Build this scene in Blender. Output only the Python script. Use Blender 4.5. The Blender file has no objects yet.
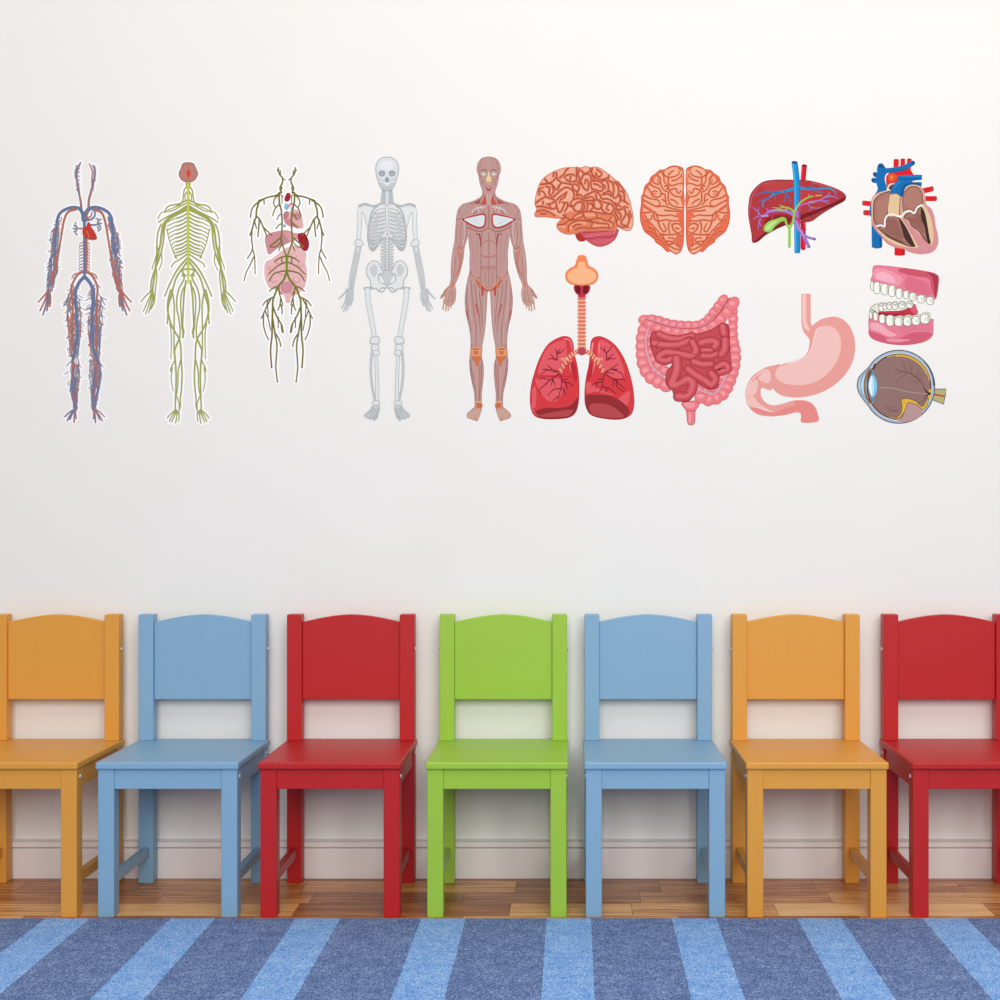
import bpy, bmesh, math, random
import numpy as np
from mathutils import Vector, geometry

sc = bpy.context.scene
COL = sc.collection

# ------------------------------------------------------------------ camera
F_PX = 1340.0            # focal length in pixels of a 1000 px frame
CAM_H = 0.863            # metres above the floor
VX, VY = 572.0, 514.0    # principal point in the frame
cam = bpy.data.cameras.new('camera')
cam.sensor_width = 36.0
cam.sensor_fit = 'HORIZONTAL'
cam.lens = 36.0 * F_PX / 1000.0
cam.shift_x = (500 - VX) / 1000.0
cam.shift_y = (VY - 500) / 1000.0
cam_o = bpy.data.objects.new('camera', cam)
COL.objects.link(cam_o)
cam_o.location = (0, 0, CAM_H)
cam_o.rotation_euler = (math.radians(90), 0, 0)
sc.camera = cam_o

# ------------------------------------------------------------------ world, lights, exposure
w = bpy.data.worlds.new('world'); sc.world = w
w.use_nodes = True
bg = w.node_tree.nodes['Background']
bg.inputs['Color'].default_value = (1.0, 0.985, 0.98, 1)
bg.inputs['Strength'].default_value = 0.41

def area(name, loc, target, sx, sy, power, color):
    l = bpy.data.lights.new(name, 'AREA')
    l.shape = 'RECTANGLE'; l.size = sx; l.size_y = sy
    l.energy = power; l.color = color
    o = bpy.data.objects.new(name, l); COL.objects.link(o)
    o.location = loc
    o.rotation_euler = (Vector(target) - Vector(loc)).to_track_quat('-Z', 'Y').to_euler()
    return o
area('ceiling_softbox_light', (0.5, 0.9, 3.4), (0.2, 2.9, 0.3), 3.4, 1.6, 36, (1.0, 0.98, 0.955))
area('frontal_fill_light', (0.55, -2.4, 2.45), (0.1, 3.1, 0.6), 3.8, 2.0, 172, (1.0, 0.998, 0.99))  # broad light added behind the camera for flatter, more frontal lighting

vs = sc.view_settings
vs.view_transform = 'Standard'; vs.look = 'None'
vs.exposure = 0.0; vs.gamma = 1.0; vs.use_curve_mapping = False

# ------------------------------------------------------------------ helpers
def s2l(c):
    c = c / 255.0
    return c / 12.92 if c <= 0.04045 else ((c + 0.055) / 1.055) ** 2.4
def rgb(r, g, b):
    return (s2l(r), s2l(g), s2l(b), 1.0)

def mat(name, color, rough=0.5, spec=0.5, metal=0.0):
    m = bpy.data.materials.new(name); m.use_nodes = True
    b = m.node_tree.nodes['Principled BSDF']
    b.inputs['Base Color'].default_value = color
    b.inputs['Roughness'].default_value = rough
    b.inputs['Specular IOR Level'].default_value = spec
    b.inputs['Metallic'].default_value = metal
    return m

class NT:
    """small node-building helper"""
    def __init__(s, m): s.t = m.node_tree; s.b = s.t.nodes['Principled BSDF']
    def n(s, kind, **kw):
        x = s.t.nodes.new(kind)
        for k, v in kw.items(): setattr(x, k, v)
        return x
    def l(s, a, b): s.t.links.new(a, b)
    def math(s, op, a, b=None):
        x = s.n('ShaderNodeMath', operation=op)
        for i, v in enumerate((a, b)):
            if v is None: continue
            if isinstance(v, (int, float)): x.inputs[i].default_value = v
            else: s.l(v, x.inputs[i])
        return x.outputs[0]
    def noise(s, vec, scale, detail=3, rough=0.5):
        x = s.n('ShaderNodeTexNoise'); x.inputs['Scale'].default_value = scale
        x.inputs['Detail'].default_value = detail; x.inputs['Roughness'].default_value = rough
        if vec is not None: s.l(vec, x.inputs['Vector'])
        return x.outputs[0]
    def mix(s, fac, a, b, mode='MIX'):
        x = s.n('ShaderNodeMix', data_type='RGBA', blend_type=mode)
        for sock, v in ((x.inputs[0], fac), (x.inputs[6], a), (x.inputs[7], b)):
            if isinstance(v, (int, float)): sock.default_value = v
            elif isinstance(v, tuple): sock.default_value = v
            else: s.l(v, sock)
        return x.outputs[2]
    def scale(s, vec, xyz):
        x = s.n('ShaderNodeMapping'); s.l(vec, x.inputs[0]); x.inputs['Scale'].default_value = xyz
        return x.outputs[0]
    def ramp(s, fac, stops):
        x = s.n('ShaderNodeValToRGB'); s.l(fac, x.inputs[0])
        e = x.color_ramp.elements
        while len(e) < len(stops): e.new(0.5)
        for el, (p, c) in zip(e, stops): el.position = p; el.color = c
        return x.outputs[0]
    def bump(s, h, strength, dist):
        x = s.n('ShaderNodeBump'); x.inputs['Strength'].default_value = strength
        x.inputs['Distance'].default_value = dist
        s.l(h, x.inputs['Height']); s.l(x.outputs[0], s.b.inputs['Normal'])

def link(name, bm, mats, parent=None, loc=(0, 0, 0), smooth=False):
    me = bpy.data.meshes.new(name)
    bm.normal_update(); bm.to_mesh(me); bm.free()
    for m in (mats if isinstance(mats, (list, tuple)) else [mats]): me.materials.append(m)
    if smooth:
        for p in me.polygons: p.use_smooth = True
    o = bpy.data.objects.new(name, me); COL.objects.link(o)
    o.location = loc
    if parent is not None: o.parent = parent
    return o

def box(bm, a, b, r=0.0, seg=2):
    """axis-aligned box from corner a to corner b with rounded edges"""
    x0, y0, z0 = a; x1, y1, z1 = b
    vs_ = [bm.verts.new((x, y, z)) for x in (x0, x1) for y in (y0, y1) for z in (z0, z1)]
    fs = []
    for q in ((0, 1, 3, 2), (4, 6, 7, 5), (0, 4, 5, 1), (2, 3, 7, 6), (0, 2, 6, 4), (1, 5, 7, 3)):
        fs.append(bm.faces.new([vs_[i] for i in q]))
    if r > 0:
        es = list({e for f in fs for e in f.edges})
        bmesh.ops.bevel(bm, geom=es, offset=r, segments=seg, profile=0.5, affect='EDGES')

# ------------------------------------------------------------------ materials of the room
WALL_Y = 3.191
m_wall = mat('painted_wall', rgb(236, 232, 229), 0.75, 0.25)
t = NT(m_wall)
tc = t.n('ShaderNodeTexCoord').outputs['Object']
h = t.noise(tc, 260, 4, 0.6)
soft = t.noise(t.scale(tc, (1, 1, 1)), 5.0, 3, 0.5)
t.l(t.mix(soft, rgb(238, 236, 231), rgb(241, 239, 235)), t.b.inputs['Base Color'])
t.bump(h, 0.06, 0.001)

m_base = mat('baseboard_paint', rgb(236, 230, 228), 0.45, 0.4)

m_floor = mat('oak_planks', rgb(180, 125, 80), 0.33, 0.5)
t = NT(m_floor)
tc = t.n('ShaderNodeTexCoord').outputs['Object']
at = t.n('ShaderNodeAttribute', attribute_name='plank')       # r = tone, g = seed
sep = t.n('ShaderNodeSeparateColor'); t.l(at.outputs['Color'], sep.inputs[0])
off = t.n('ShaderNodeCombineXYZ')
t.l(t.math('MULTIPLY', sep.outputs[1], 37.0), off.inputs[0]); t.l(t.math('MULTIPLY', sep.outputs[1], 91.0), off.inputs[1])
va = t.n('ShaderNodeVectorMath', operation='ADD'); t.l(tc, va.inputs[0]); t.l(off.outputs[0], va.inputs[1])
P = va.outputs[0]
g1 = t.noise(t.scale(P, (4.0, 26.0, 1)), 1.0, 5, 0.62)
g2 = t.noise(t.scale(P, (14.0, 160.0, 1)), 1.0, 4, 0.6)
wv = t.n('ShaderNodeTexWave', wave_type='RINGS', rings_direction='Z')
t.l(t.scale(P, (2.0, 16.0, 1)), wv.inputs['Vector'])
wv.inputs['Scale'].default_value = 1.1; wv.inputs['Distortion'].default_value = 6.0; wv.inputs['Detail'].default_value = 3
fac = t.math('ADD', t.math('MULTIPLY', t.math('SUBTRACT', g1, 0.5), 0.75), t.math('ADD', sep.outputs[0], 0.04))
fac = t.math('ADD', fac, t.math('MULTIPLY', t.math('SUBTRACT', g2, 0.5), 0.30))
fac = t.math('ADD', fac, t.math('MULTIPLY', t.math('SUBTRACT', wv.outputs[1], 0.5), 0.14))
c = t.ramp(fac, [(0.0, rgb(124, 66, 32)), (0.22, rgb(186, 116, 60)), (0.42, rgb(236, 178, 104)),
                 (0.7, rgb(250, 206, 146)), (1.0, rgb(255, 228, 178))])
t.l(c, t.b.inputs['Base Color'])
t.bump(g2, 0.08, 0.001)
m_gap = mat('plank_gap', rgb(60, 34, 20), 0.8, 0.2)

m_rug = mat('striped_denim_rug', rgb(90, 110, 160), 0.95, 0.1)
t = NT(m_rug)
tc = t.n('ShaderNodeTexCoord').outputs['Object']
sx = t.n('ShaderNodeSeparateXYZ'); t.l(tc, sx.inputs[0])
wob = t.math('MULTIPLY', t.math('SUBTRACT', t.noise(tc, 130, 2, 0.5), 0.5), 0.003)
PER = 124.85 / 469.0
X0 = (172.0 - VX) / 469.0
ph = t.math('DIVIDE', t.math('SUBTRACT', t.math('ADD', sx.outputs[0], wob), X0 - 40 * PER), PER)
fr = t.math('FRACT', ph)
stripe = t.math('LESS_THAN', fr, 44.3 / 124.85)
n1 = t.noise(t.scale(tc, (1, 1.2, 1)), 22, 6, 0.72)
n2 = t.noise(t.scale(tc, (1.0, 0.6, 1)), 420, 3, 0.75)
# twill: fine diagonal threads
dg = t.math('SINE', t.math('MULTIPLY', t.math('ADD', sx.outputs[0], sx.outputs[1]), 1500.0))
v = t.math('ADD', t.math('MULTIPLY', t.math('SUBTRACT', n1, 0.5), 0.8), t.math('MULTIPLY', t.math('SUBTRACT', n2, 0.5), 3.2))
v = t.math('ADD', v, t.math('MULTIPLY', dg, 0.10))
v = t.math('ADD', v, 0.5)
dark = t.ramp(v, [(0.1, rgb(40, 72, 132)), (0.5, rgb(76, 107, 166)), (0.9, rgb(150, 176, 218))])
lite = t.ramp(v, [(0.08, rgb(56, 126, 212)), (0.5, rgb(112, 168, 234)), (0.92, rgb(186, 216, 250))])
t.l(t.mix(stripe, dark, lite), t.b.inputs['Base Color'])
t.bump(n2, 0.5, 0.002)
t.b.inputs['Sheen Weight'].default_value = 0.15

# ------------------------------------------------------------------ room shell
bm = bmesh.new(); box(bm, (-4.2, WALL_Y, -0.05), (4.2, WALL_Y + 0.12, 2.9))
o = link('wall_back', bm, m_wall); o['kind'] = 'structure'

# baseboard: moulded profile run along the wall (depth from the wall, height)
prof = [(0, 0), (0.0185, 0), (0.0185, 0.0705), (0.0170, 0.0712), (0.0125, 0.0716), (0.0125, 0.0730), (0.0200, 0.0738), (0.0213, 0.0755), (0.0213, 0.0845),
        (0.0190, 0.0862), (0.0100, 0.0870), (0.0080, 0.0878), (0.0120, 0.0888), (0.0120, 0.0898), (0.0, 0.0903)]
bm = bmesh.new(); rows = []
for x in (-4.2, 4.2):
    rows.append([bm.verts.new((x, WALL_Y - d, z)) for d, z in prof])
for i in range(len(prof) - 1):
    bm.faces.new((rows[0][i], rows[1][i], rows[1][i + 1], rows[0][i + 1]))
bm.faces.new(rows[0]); bm.faces.new(rows[1][::-1])
bmesh.ops.recalc_face_normals(bm, faces=bm.faces)
o = link('baseboard_back', bm, m_base); o['kind'] = 'structure'

# floor: individual planks laid along the wall, thin gaps between
random.seed(4)
bm = bmesh.new()
lay = bm.loops.layers.color.new('plank')
def plank(x0, x1, y0, y1, tone, seed):
    g = 0.0004
    v = [bm.verts.new(p) for p in ((x0 + g, y0 + g, 0), (x1 - g, y0 + g, 0), (x1 - g, y1 - g, 0), (x0 + g, y1 - g, 0))]
    f = bm.faces.new(v); f.material_index = 0
    for lp in f.loops: lp[lay] = (tone, seed, 0, 1)
def fx(px, y):            # frame column of a floor point at depth y -> metres
    return (px - VX) * y / F_PX
EDGES = [2.877, 2.970, 3.056, 3.150, 3.244]
rows_ = {                 # joints given as frame columns, and the tone of each plank
    0: [(-260, .62), (60, .66), (296, .30), (510, .62), (632, .60), (776, .74), (989, .50), (1240, .6)],
    1: [(-400, .5), (-30, .42), (160, .50), (312, .26), (463, .34), (640, .50), (830, .62), (1010, .4), (1300, .5)],
    2: [(-420, .45), (20, .40), (140, .52), (304, .56), (516, .36), (660, .48), (815, .52), (960, .5), (1400, .5)],
    3: [(-420, .3), (300, .3), (700, .35), (1400, .3)],
}
for r in rows_:
    y0, y1 = EDGES[r], EDGES[r + 1]
    js = [(fx(p, (y0 + y1) / 2), tn) for p, tn in rows_[r]]
    plank(-4.2, js[0][0], y0, y1, .5, random.random())
    for i, (x, tn) in enumerate(js):
        x1 = js[i + 1][0] if i + 1 < len(js) else 4.2
        plank(x, x1, y0, y1, tn, random.random())
y = EDGES[0]
while y > -1.5:
    x = -4.2 - random.random() * 0.5
    while x < 4.2:
        L = random.uniform(0.35, 0.7)
        plank(max(x, -4.2), min(x + L, 4.2), y - 0.093, y, random.uniform(0.25, 0.7), random.random())
        x += L
    y -= 0.093
ylow = y
v = [bm.verts.new(p) for p in ((-4.2, ylow, -0.0012), (4.2, ylow, -0.0012), (4.2, 3.25, -0.0012), (-4.2, 3.25, -0.0012))]
f = bm.faces.new(v); f.material_index = 1
for a, b in ((0, 1), (1, 2), (2, 3), (3, 0)):
    pass
box(bm, (-4.2, ylow, -0.05), (4.2, 3.25, -0.0014))
bm.faces.ensure_lookup_table()
for f in bm.faces[-6:]: f.material_index = 1
o = link('floor', bm, [m_floor, m_gap]); o['kind'] = 'structure'

# rug
bm = bmesh.new(); box(bm, (-2.6, 0.35, 0.0001), (2.6, 2.850, 0.0036), 0.0012)
o = link('rug', bm, m_rug)
o['label'] = 'flat denim-blue rug with light blue stripes lying on the wooden floor before the chairs'
o['category'] = 'rug'

# ------------------------------------------------------------------ chairs
def paint(name, col):
    m = mat(name, col, 0.40, 0.32)
    t = NT(m)
    tc = t.n('ShaderNodeTexCoord').outputs['Object']
    n = t.noise(t.scale(tc, (90, 90, 9)), 1.0, 3, 0.6)
    t.bump(n, 0.05, 0.0003)
    f = t.math('MULTIPLY', t.math('SUBTRACT', n, 0.5), 0.05)
    hs = t.n('ShaderNodeHueSaturation'); hs.inputs['Color'].default_value = col
    t.l(t.math('ADD', f, 1.0), hs.inputs['Value']); t.l(hs.outputs[0], t.b.inputs['Base Color'])
    return m
PAINT = {'orange': paint('orange_paint', rgb(224, 158, 66)), 'blue': paint('blue_paint', rgb(134, 174, 204)),
         'red': paint('red_paint', rgb(190, 34, 36)), 'green': paint('green_paint', rgb(158, 200, 66))}
m_cap = mat('screw_cap_metal', rgb(225, 220, 215), 0.25, 0.6, 0.6)

LF, LB = 0.0, 0.267            # local y of the front faces of the front and back legs
LW = 0.0345                    # leg width
HW = 0.149                     # half width over the legs
SEAT_T, SEAT_TH = 0.333, 0.0155

def make_chair(x, colour, label):
    root = bpy.data.objects.new('childrens_chair', None); COL.objects.link(root)
    root.empty_display_size = 0.1
    root.location = (x, 2.864, 0)
    root['label'] = label; root['category'] = 'chair'; root['group'] = "painted children's chairs along the wall"
    P = PAINT[colour]
    bv = 0.0018
    # seat: board with eased edge and notches round the back posts
    bm = bmesh.new()
    box(bm, (-0.1525, -0.007, SEAT_T - SEAT_TH), (0.1525, 0.301, SEAT_T), 0.0035, 3)
    link('seat', bm, P, root)
    for s in (-1, 1):
        a, b = sorted((s * HW, s * (HW - LW)))
        bm = bmesh.new(); box(bm, (a, LF, 0), (b, LF + LW, SEAT_T - SEAT_TH), bv)
        link('leg', bm, P, root)
        bm = bmesh.new()
        box(bm, (a, LB, 0), (b, LB + 0.034, SEAT_T - SEAT_TH), bv)
        box(bm, (a, LB, SEAT_T), (b, LB + 0.034, 0.628), bv)
        link('leg', bm, P, root)
        # side rail and stretcher
        a2, b2 = sorted((s * (HW - 0.004), s * (HW - 0.022)))
        bm = bmesh.new(); box(bm, (a2, LF + LW, 0.2745), (b2, LB, SEAT_T - SEAT_TH), 0.001)
        link('side_rail', bm, P, root)
        a3, b3 = sorted((s * (HW - 0.0095), s * (HW - 0.0255)))
        bm = bmesh.new(); box(bm, (a3, LF + LW, 0.0625), (b3, LB, 0.0845), 0.0015)
        link('stretcher', bm, P, root)
        # screw caps on the outer faces
        for (cy, cz) in ((0.021, 0.2985), (LB + 0.012, 0.3025), (LB + 0.018, 0.546)):
            bm = bmesh.new()
            bmesh.ops.create_uvsphere(bm, u_segments=16, v_segments=10, radius=0.0050)
            for v in bm.verts:
                v.co = Vector((v.co.z * 0.5, v.co.y, v.co.x))
            link('screw_cap', bm, m_cap, root, (s * (HW + 0.0004), cy, cz), True)
    for y0, y1 in ((0.003, 0.021), (LB + 0.012, LB + 0.030)):
        bm = bmesh.new(); box(bm, (-HW + LW, y0, 0.2745), (HW - LW, y1, SEAT_T - SEAT_TH), 0.001)
        link('apron', bm, P, root)
    # backrest: curved top panel between the posts
    bm = bmesh.new()
    hw = HW - LW
    n = 28; pts = [(-hw, 0.4285), (hw, 0.4285)]
    for i in range(n + 1):
        u = 1 - 2 * i / n
        pts.append((u * hw, 0.6272 - 0.0178 * abs(u) ** 1.65))
    yb0, yb1 = LB + 0.010, LB + 0.026
    fv = [bm.verts.new((px, yb0, pz)) for px, pz in pts]
    bv_ = [bm.verts.new((px, yb1, pz)) for px, pz in pts]
    ff = bm.faces.new(fv[::-1]); fb = bm.faces.new(bv_)
    for i in range(len(pts)):
        j = (i + 1) % len(pts)
        bm.faces.new((fv[i], bv_[i], bv_[j], fv[j]))
    bmesh.ops.recalc_face_normals(bm, faces=bm.faces)
    es = [e for e in bm.edges if abs(e.verts[0].co.y - e.verts[1].co.y) < 1e-6]
    bmesh.ops.bevel(bm, geom=es, offset=0.0015, segments=2, profile=0.5, affect='EDGES')
    link('backrest', bm, P, root)
    return root

S_F = F_PX / 2.864
for px, colour, lab in (
    (7.0, 'orange', "orange painted wooden child's chair at the far left, cut off by the photo's edge"),
    (167.5, 'blue', "blue painted wooden child's chair between an orange chair and a red chair"),
    (329.9, 'red', "red painted wooden child's chair between a blue chair and the green chair"),
    (496.8, 'green', "bright green painted wooden child's chair, the only green one in the row"),
    (655.5, 'blue', "blue painted wooden child's chair directly right of the green chair"),
    (817.0, 'orange', "orange painted wooden child's chair fully in view between blue and red chairs"),
    (982.5, 'red', "red painted wooden child's chair at the far right, cut off by the photo's edge")):
    make_chair((px - VX) / S_F, colour, lab)

# ------------------------------------------------------------------ printed wall stickers
# Each sticker is a flat print on the wall. Its drawing is laid out in its own
# flat sheet coordinates (u right, v down, K units per 1/1000 of the sheet run).
S_W = F_PX / WALL_Y
INK = {}
def ink(c):
    if c not in INK:
        k = 1.0 if c == (255, 255, 255) else 0.93
        col = rgb(*c); INK[c] = mat('print_ink', (col[0] * k, col[1] * k, col[2] * k, 1), 0.6, 0.1)
    return INK[c]

def spline(pts, closed=False, n=5):
    if len(pts) < 3: return [tuple(p) for p in pts]
    out = []; N = len(pts)
    rng = range(N) if closed else range(N - 1)
    for i in rng:
        if closed: p0, p1, p2, p3 = (pts[(i + k) % N] for k in (-1, 0, 1, 2))
        else:
            p1, p2 = pts[i], pts[i + 1]
            p0 = pts[i - 1] if i > 0 else p1
            p3 = pts[i + 2] if i + 2 < N else p2
        for k in range(n):
            t = k / n
            out.append(tuple(0.5 * (2 * b + (c - a) * t + (2 * a - 5 * b + 4 * c - d) * t * t + (3 * b - a - 3 * c + d) * t ** 3)
                             for a, b, c, d in zip(p0, p1, p2, p3)))
    if not closed: out.append(tuple(pts[-1]))
    return out

def area2(p): return sum(p[i][0] * p[(i + 1) % len(p)][1] - p[(i + 1) % len(p)][0] * p[i][1] for i in range(len(p)))

class Sticker:
    """frame(x0, y0, k): local drawing units, k per sheet pixel, x0/y0 the sheet offset"""
    def __init__(s, x0, y0, k, cx, cy, label, c=0, halo=0, step=4e-6):
        s.x0, s.y0, s.k, s.c, s.halo = x0, y0, k, c, halo
        s.cx, s.cy = cx, cy
        s.root = bpy.data.objects.new('wall_sticker', None); COL.objects.link(s.root)
        s.root.empty_display_size = 0.05
        s.root.location = ((cx - VX) / S_W, WALL_Y, CAM_H - (cy - VY) / S_W)
        s.root['label'] = label; s.root['category'] = 'wall sticker'
        s.root['group'] = 'anatomy stickers on the white wall'
        s.pair = None; s.parts = {}; s.order = []; s.z = 1.4e-4; s.step = step; s.halos = []; s.cur = None
    def part(s, key, name=None, label=None, pair=False):
        s.pair = None
        if pair:
            s.part(key + '#', name or key, label); other = s.cur
            s.part(key, name, label); s.pair = other
            return s
        if key not in s.parts:
            s.parts[key] = dict(name=name or key, label=label, v=[], f=[], m=[], mats=[])
            s.order.append(key)
        s.cur = s.parts[key]; return s
    def P(s, u, v):
        return ((s.x0 + u / s.k - s.cx) / S_W, -(s.y0 + v / s.k - s.cy) / S_W)
    def emit(s, verts, faces, col, part=None, z=None):
        q = part or s.cur
        if z is None: s.z += s.step; z = s.z
        if col not in q['mats']: q['mats'].append(col)
        mi = q['mats'].index(col); b = len(q['v'])
        for (u, v) in verts:
            x, y = s.P(u, v); q['v'].append((x, -z, y))
        for f in faces:
            q['f'].append([b + i for i in f]); q['m'].append(mi)
    def fill(s, pts, col, smooth=True, line=None, lw=3, n=5):
        p = spline(pts, True, n) if smooth else [tuple(q) for q in pts]
        if s.halo: s.halos.append(('f', p, 0))
        tri = geometry.tessellate_polygon([[Vector((a, b, 0)) for a, b in p]])
        s.emit(p, [list(t) for t in tri], col)
        if line: s.ribbon(p + [p[0]], lw, lw, line, cap=False)
        return s
    def ribbon(s, p, w0, w1, col, cap=True, part=None, z=None):
        L = [0.0]
        q = [p[0]]
        for a in p[1:]:
            d = math.hypot(a[0] - q[-1][0], a[1] - q[-1][1])
            if d > 1e-3 or (a is p[-1] and not cap and d > 0): q.append(a); L.append(L[-1] + d)
        if len(q) < 2: return
        V, Fc = [], []; n = len(q); pa = pb = None
        closed = not cap and n > 3 and math.hypot(q[0][0] - q[-1][0], q[0][1] - q[-1][1]) < 1
        for i, (x, y) in enumerate(q):
            a = q[max(i - 1, 0)]; b = q[min(i + 1, n - 1)]
            if closed and i in (0, n - 1): a, b = q[-2], q[1]
            dx, dy = b[0] - a[0], b[1] - a[1]; d = math.hypot(dx, dy) or 1
            w = (w0 + (w1 - w0) * L[i] / L[-1]) / 2
            va, vb = (x - dy / d * w, y + dx / d * w), (x + dy / d * w, y - dx / d * w)
            if i:                      # keep tight bends from folding over themselves
                sx_, sy_ = x - q[i - 1][0], y - q[i - 1][1]
                if (va[0] - pa[0]) * sx_ + (va[1] - pa[1]) * sy_ <= 0: va = pa
                if (vb[0] - pb[0]) * sx_ + (vb[1] - pb[1]) * sy_ <= 0: vb = pb
            pa, pb = va, vb
            V += [va, vb]
        for i in range(n - 1): Fc.append([2 * i, 2 * i + 1, 2 * i + 3, 2 * i + 2])
        if cap:
            for e, (i, sg) in enumerate(((0, -1), (n - 1, 1))):
                x, y = q[i]; a = q[max(i - 1, 0)]; b = q[min(i + 1, n - 1)]
                th = math.atan2(b[1] - a[1], b[0] - a[0]) + (math.pi if sg < 0 else 0)
                w = (w0 if i == 0 else w1) / 2
                base = len(V)
                for k in range(6):
                    t = th - math.pi / 2 + math.pi * k / 5
                    V.append((x + math.cos(t) * w, y + math.sin(t) * w))
                Fc.append(list(range(base, base + 6)))
        s.emit(V, Fc, col, part, z)
    def line(s, pts, w, col, w2=None, smooth=True, n=4, cap=True):
        p = spline(pts, False, n) if smooth else [tuple(q) for q in pts]
        w2 = w if w2 is None else w2
        if s.halo: s.halos.append(('l', p, (w, w2)))
        s.ribbon(p, w, w2, col, cap)
        return s
    def dot(s, u, v, r, col, ry=None):
        ry = ry or r
        return s.fill([(u + r * math.cos(a * math.pi / 8), v + ry * math.sin(a * math.pi / 8)) for a in range(16)], col, False)
    # mirrored about the sheet's centre line c
    def mir(s, pts): return [(2 * s.c - a, b) for a, b in pts]
    def line2(s, pts, *a, **k): s.line(pts, *a, **k); s.swap(); s.line(s.mir(pts), *a, **k); s.swap(); return s
    def fill2(s, pts, *a, **k): s.fill(pts, *a, **k); s.swap(); s.fill(s.mir(pts), *a, **k); s.swap(); return s
    def swap(s):
        if s.pair is not None: s.cur, s.pair = s.pair, s.cur
    def done(s):
        if s.halo:
            q = dict(name='backing', label='white cut border', v=[], f=[], m=[], mats=[])
            # the cut outline is the drawing grown by the border width, found on a fine grid
            g = s.k * 0.25
            us = [a for _, p, _ in s.halos for a, _b in p]; vs2 = [c for _, p, _ in s.halos for _a, c in p]
            u0, v0 = min(us) - 3 * s.halo, min(vs2) - 3 * s.halo
            nu, nv = int((max(us) - u0 + 3 * s.halo) / g) + 1, int((max(vs2) - v0 + 3 * s.halo) / g) + 1
            m = np.zeros((nv, nu), bool)
            def near(a, b_, r):
                x0, x1 = sorted((a[0], b_[0])); y0, y1 = sorted((a[1], b_[1]))
                i0, i1 = max(0, int((x0 - r - u0) / g)), min(nu, int((x1 + r - u0) / g) + 2)
                j0, j1 = max(0, int((y0 - r - v0) / g)), min(nv, int((y1 + r - v0) / g) + 2)
                X = u0 + (np.arange(i0, i1) + .5) * g; Y = (v0 + (np.arange(j0, j1) + .5) * g)[:, None]
                dx, dy = b_[0] - a[0], b_[1] - a[1]; LL = dx * dx + dy * dy or 1e-9
                t = np.clip(((X - a[0]) * dx + (Y - a[1]) * dy) / LL, 0, 1)
                m[j0:j1, i0:i1] |= (X - a[0] - t * dx) ** 2 + (Y - a[1] - t * dy) ** 2 <= r * r
            for kind, p, w in s.halos:
                if kind == 'l':
                    for i in range(len(p) - 1): near(p[i], p[i + 1], s.halo + (w[0] + (w[1] - w[0]) * i / len(p)) / 2)
                else:
                    for i in range(len(p)): near(p[i], p[(i + 1) % len(p)], s.halo)
                    X = u0 + (np.arange(nu) + .5) * g
                    for j in range(nv):
                        y = v0 + (j + .5) * g; xs = []
                        for i in range(len(p)):
                            (ax, ay), (bx, by) = p[i], p[(i + 1) % len(p)]
                            if (ay > y) != (by > y): xs.append(ax + (y - ay) / (by - ay) * (bx - ax))
                        xs.sort()
                        for e in range(0, len(xs) - 1, 2): m[j] |= (X > xs[e]) & (X < xs[e + 1])
            V, Fc = [], []
            for j in range(nv):
                d = np.flatnonzero(np.diff(np.concatenate(([0], m[j].astype(np.int8), [0]))))
                for a, b_ in zip(d[::2], d[1::2]):
                    k = len(V); x0, x1, y0, y1 = u0 + a * g, u0 + b_ * g, v0 + j * g, v0 + (j + 1) * g
                    V += [(x0, y0), (x1, y0), (x1, y1), (x0, y1)]; Fc.append([k, k + 1, k + 2, k + 3])
            s.emit(V, Fc, (255, 255, 255), q, 6e-5)
            s.parts['backing'] = q; s.order.insert(0, 'backing')
        for key in s.order:
            q = s.parts[key]
            if not q['v']: continue
            me = bpy.data.meshes.new(q['name']); me.from_pydata(q['v'], [], q['f'])
            for c in q['mats']: me.materials.append(ink(c))
            me.polygons.foreach_set('material_index', q['m'])
            # face the room
            bm = bmesh.new(); bm.from_mesh(me)
            bm.normal_update()
            fl = [f for f in bm.faces if f.normal.y > 0]
            bmesh.ops.reverse_faces(bm, faces=fl)
            bm.to_mesh(me); bm.free(); me.update()
            o = bpy.data.objects.new(q['name'], me); COL.objects.link(o); o.parent = s.root
            if q['label']: o['label'] = q['label']

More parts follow.
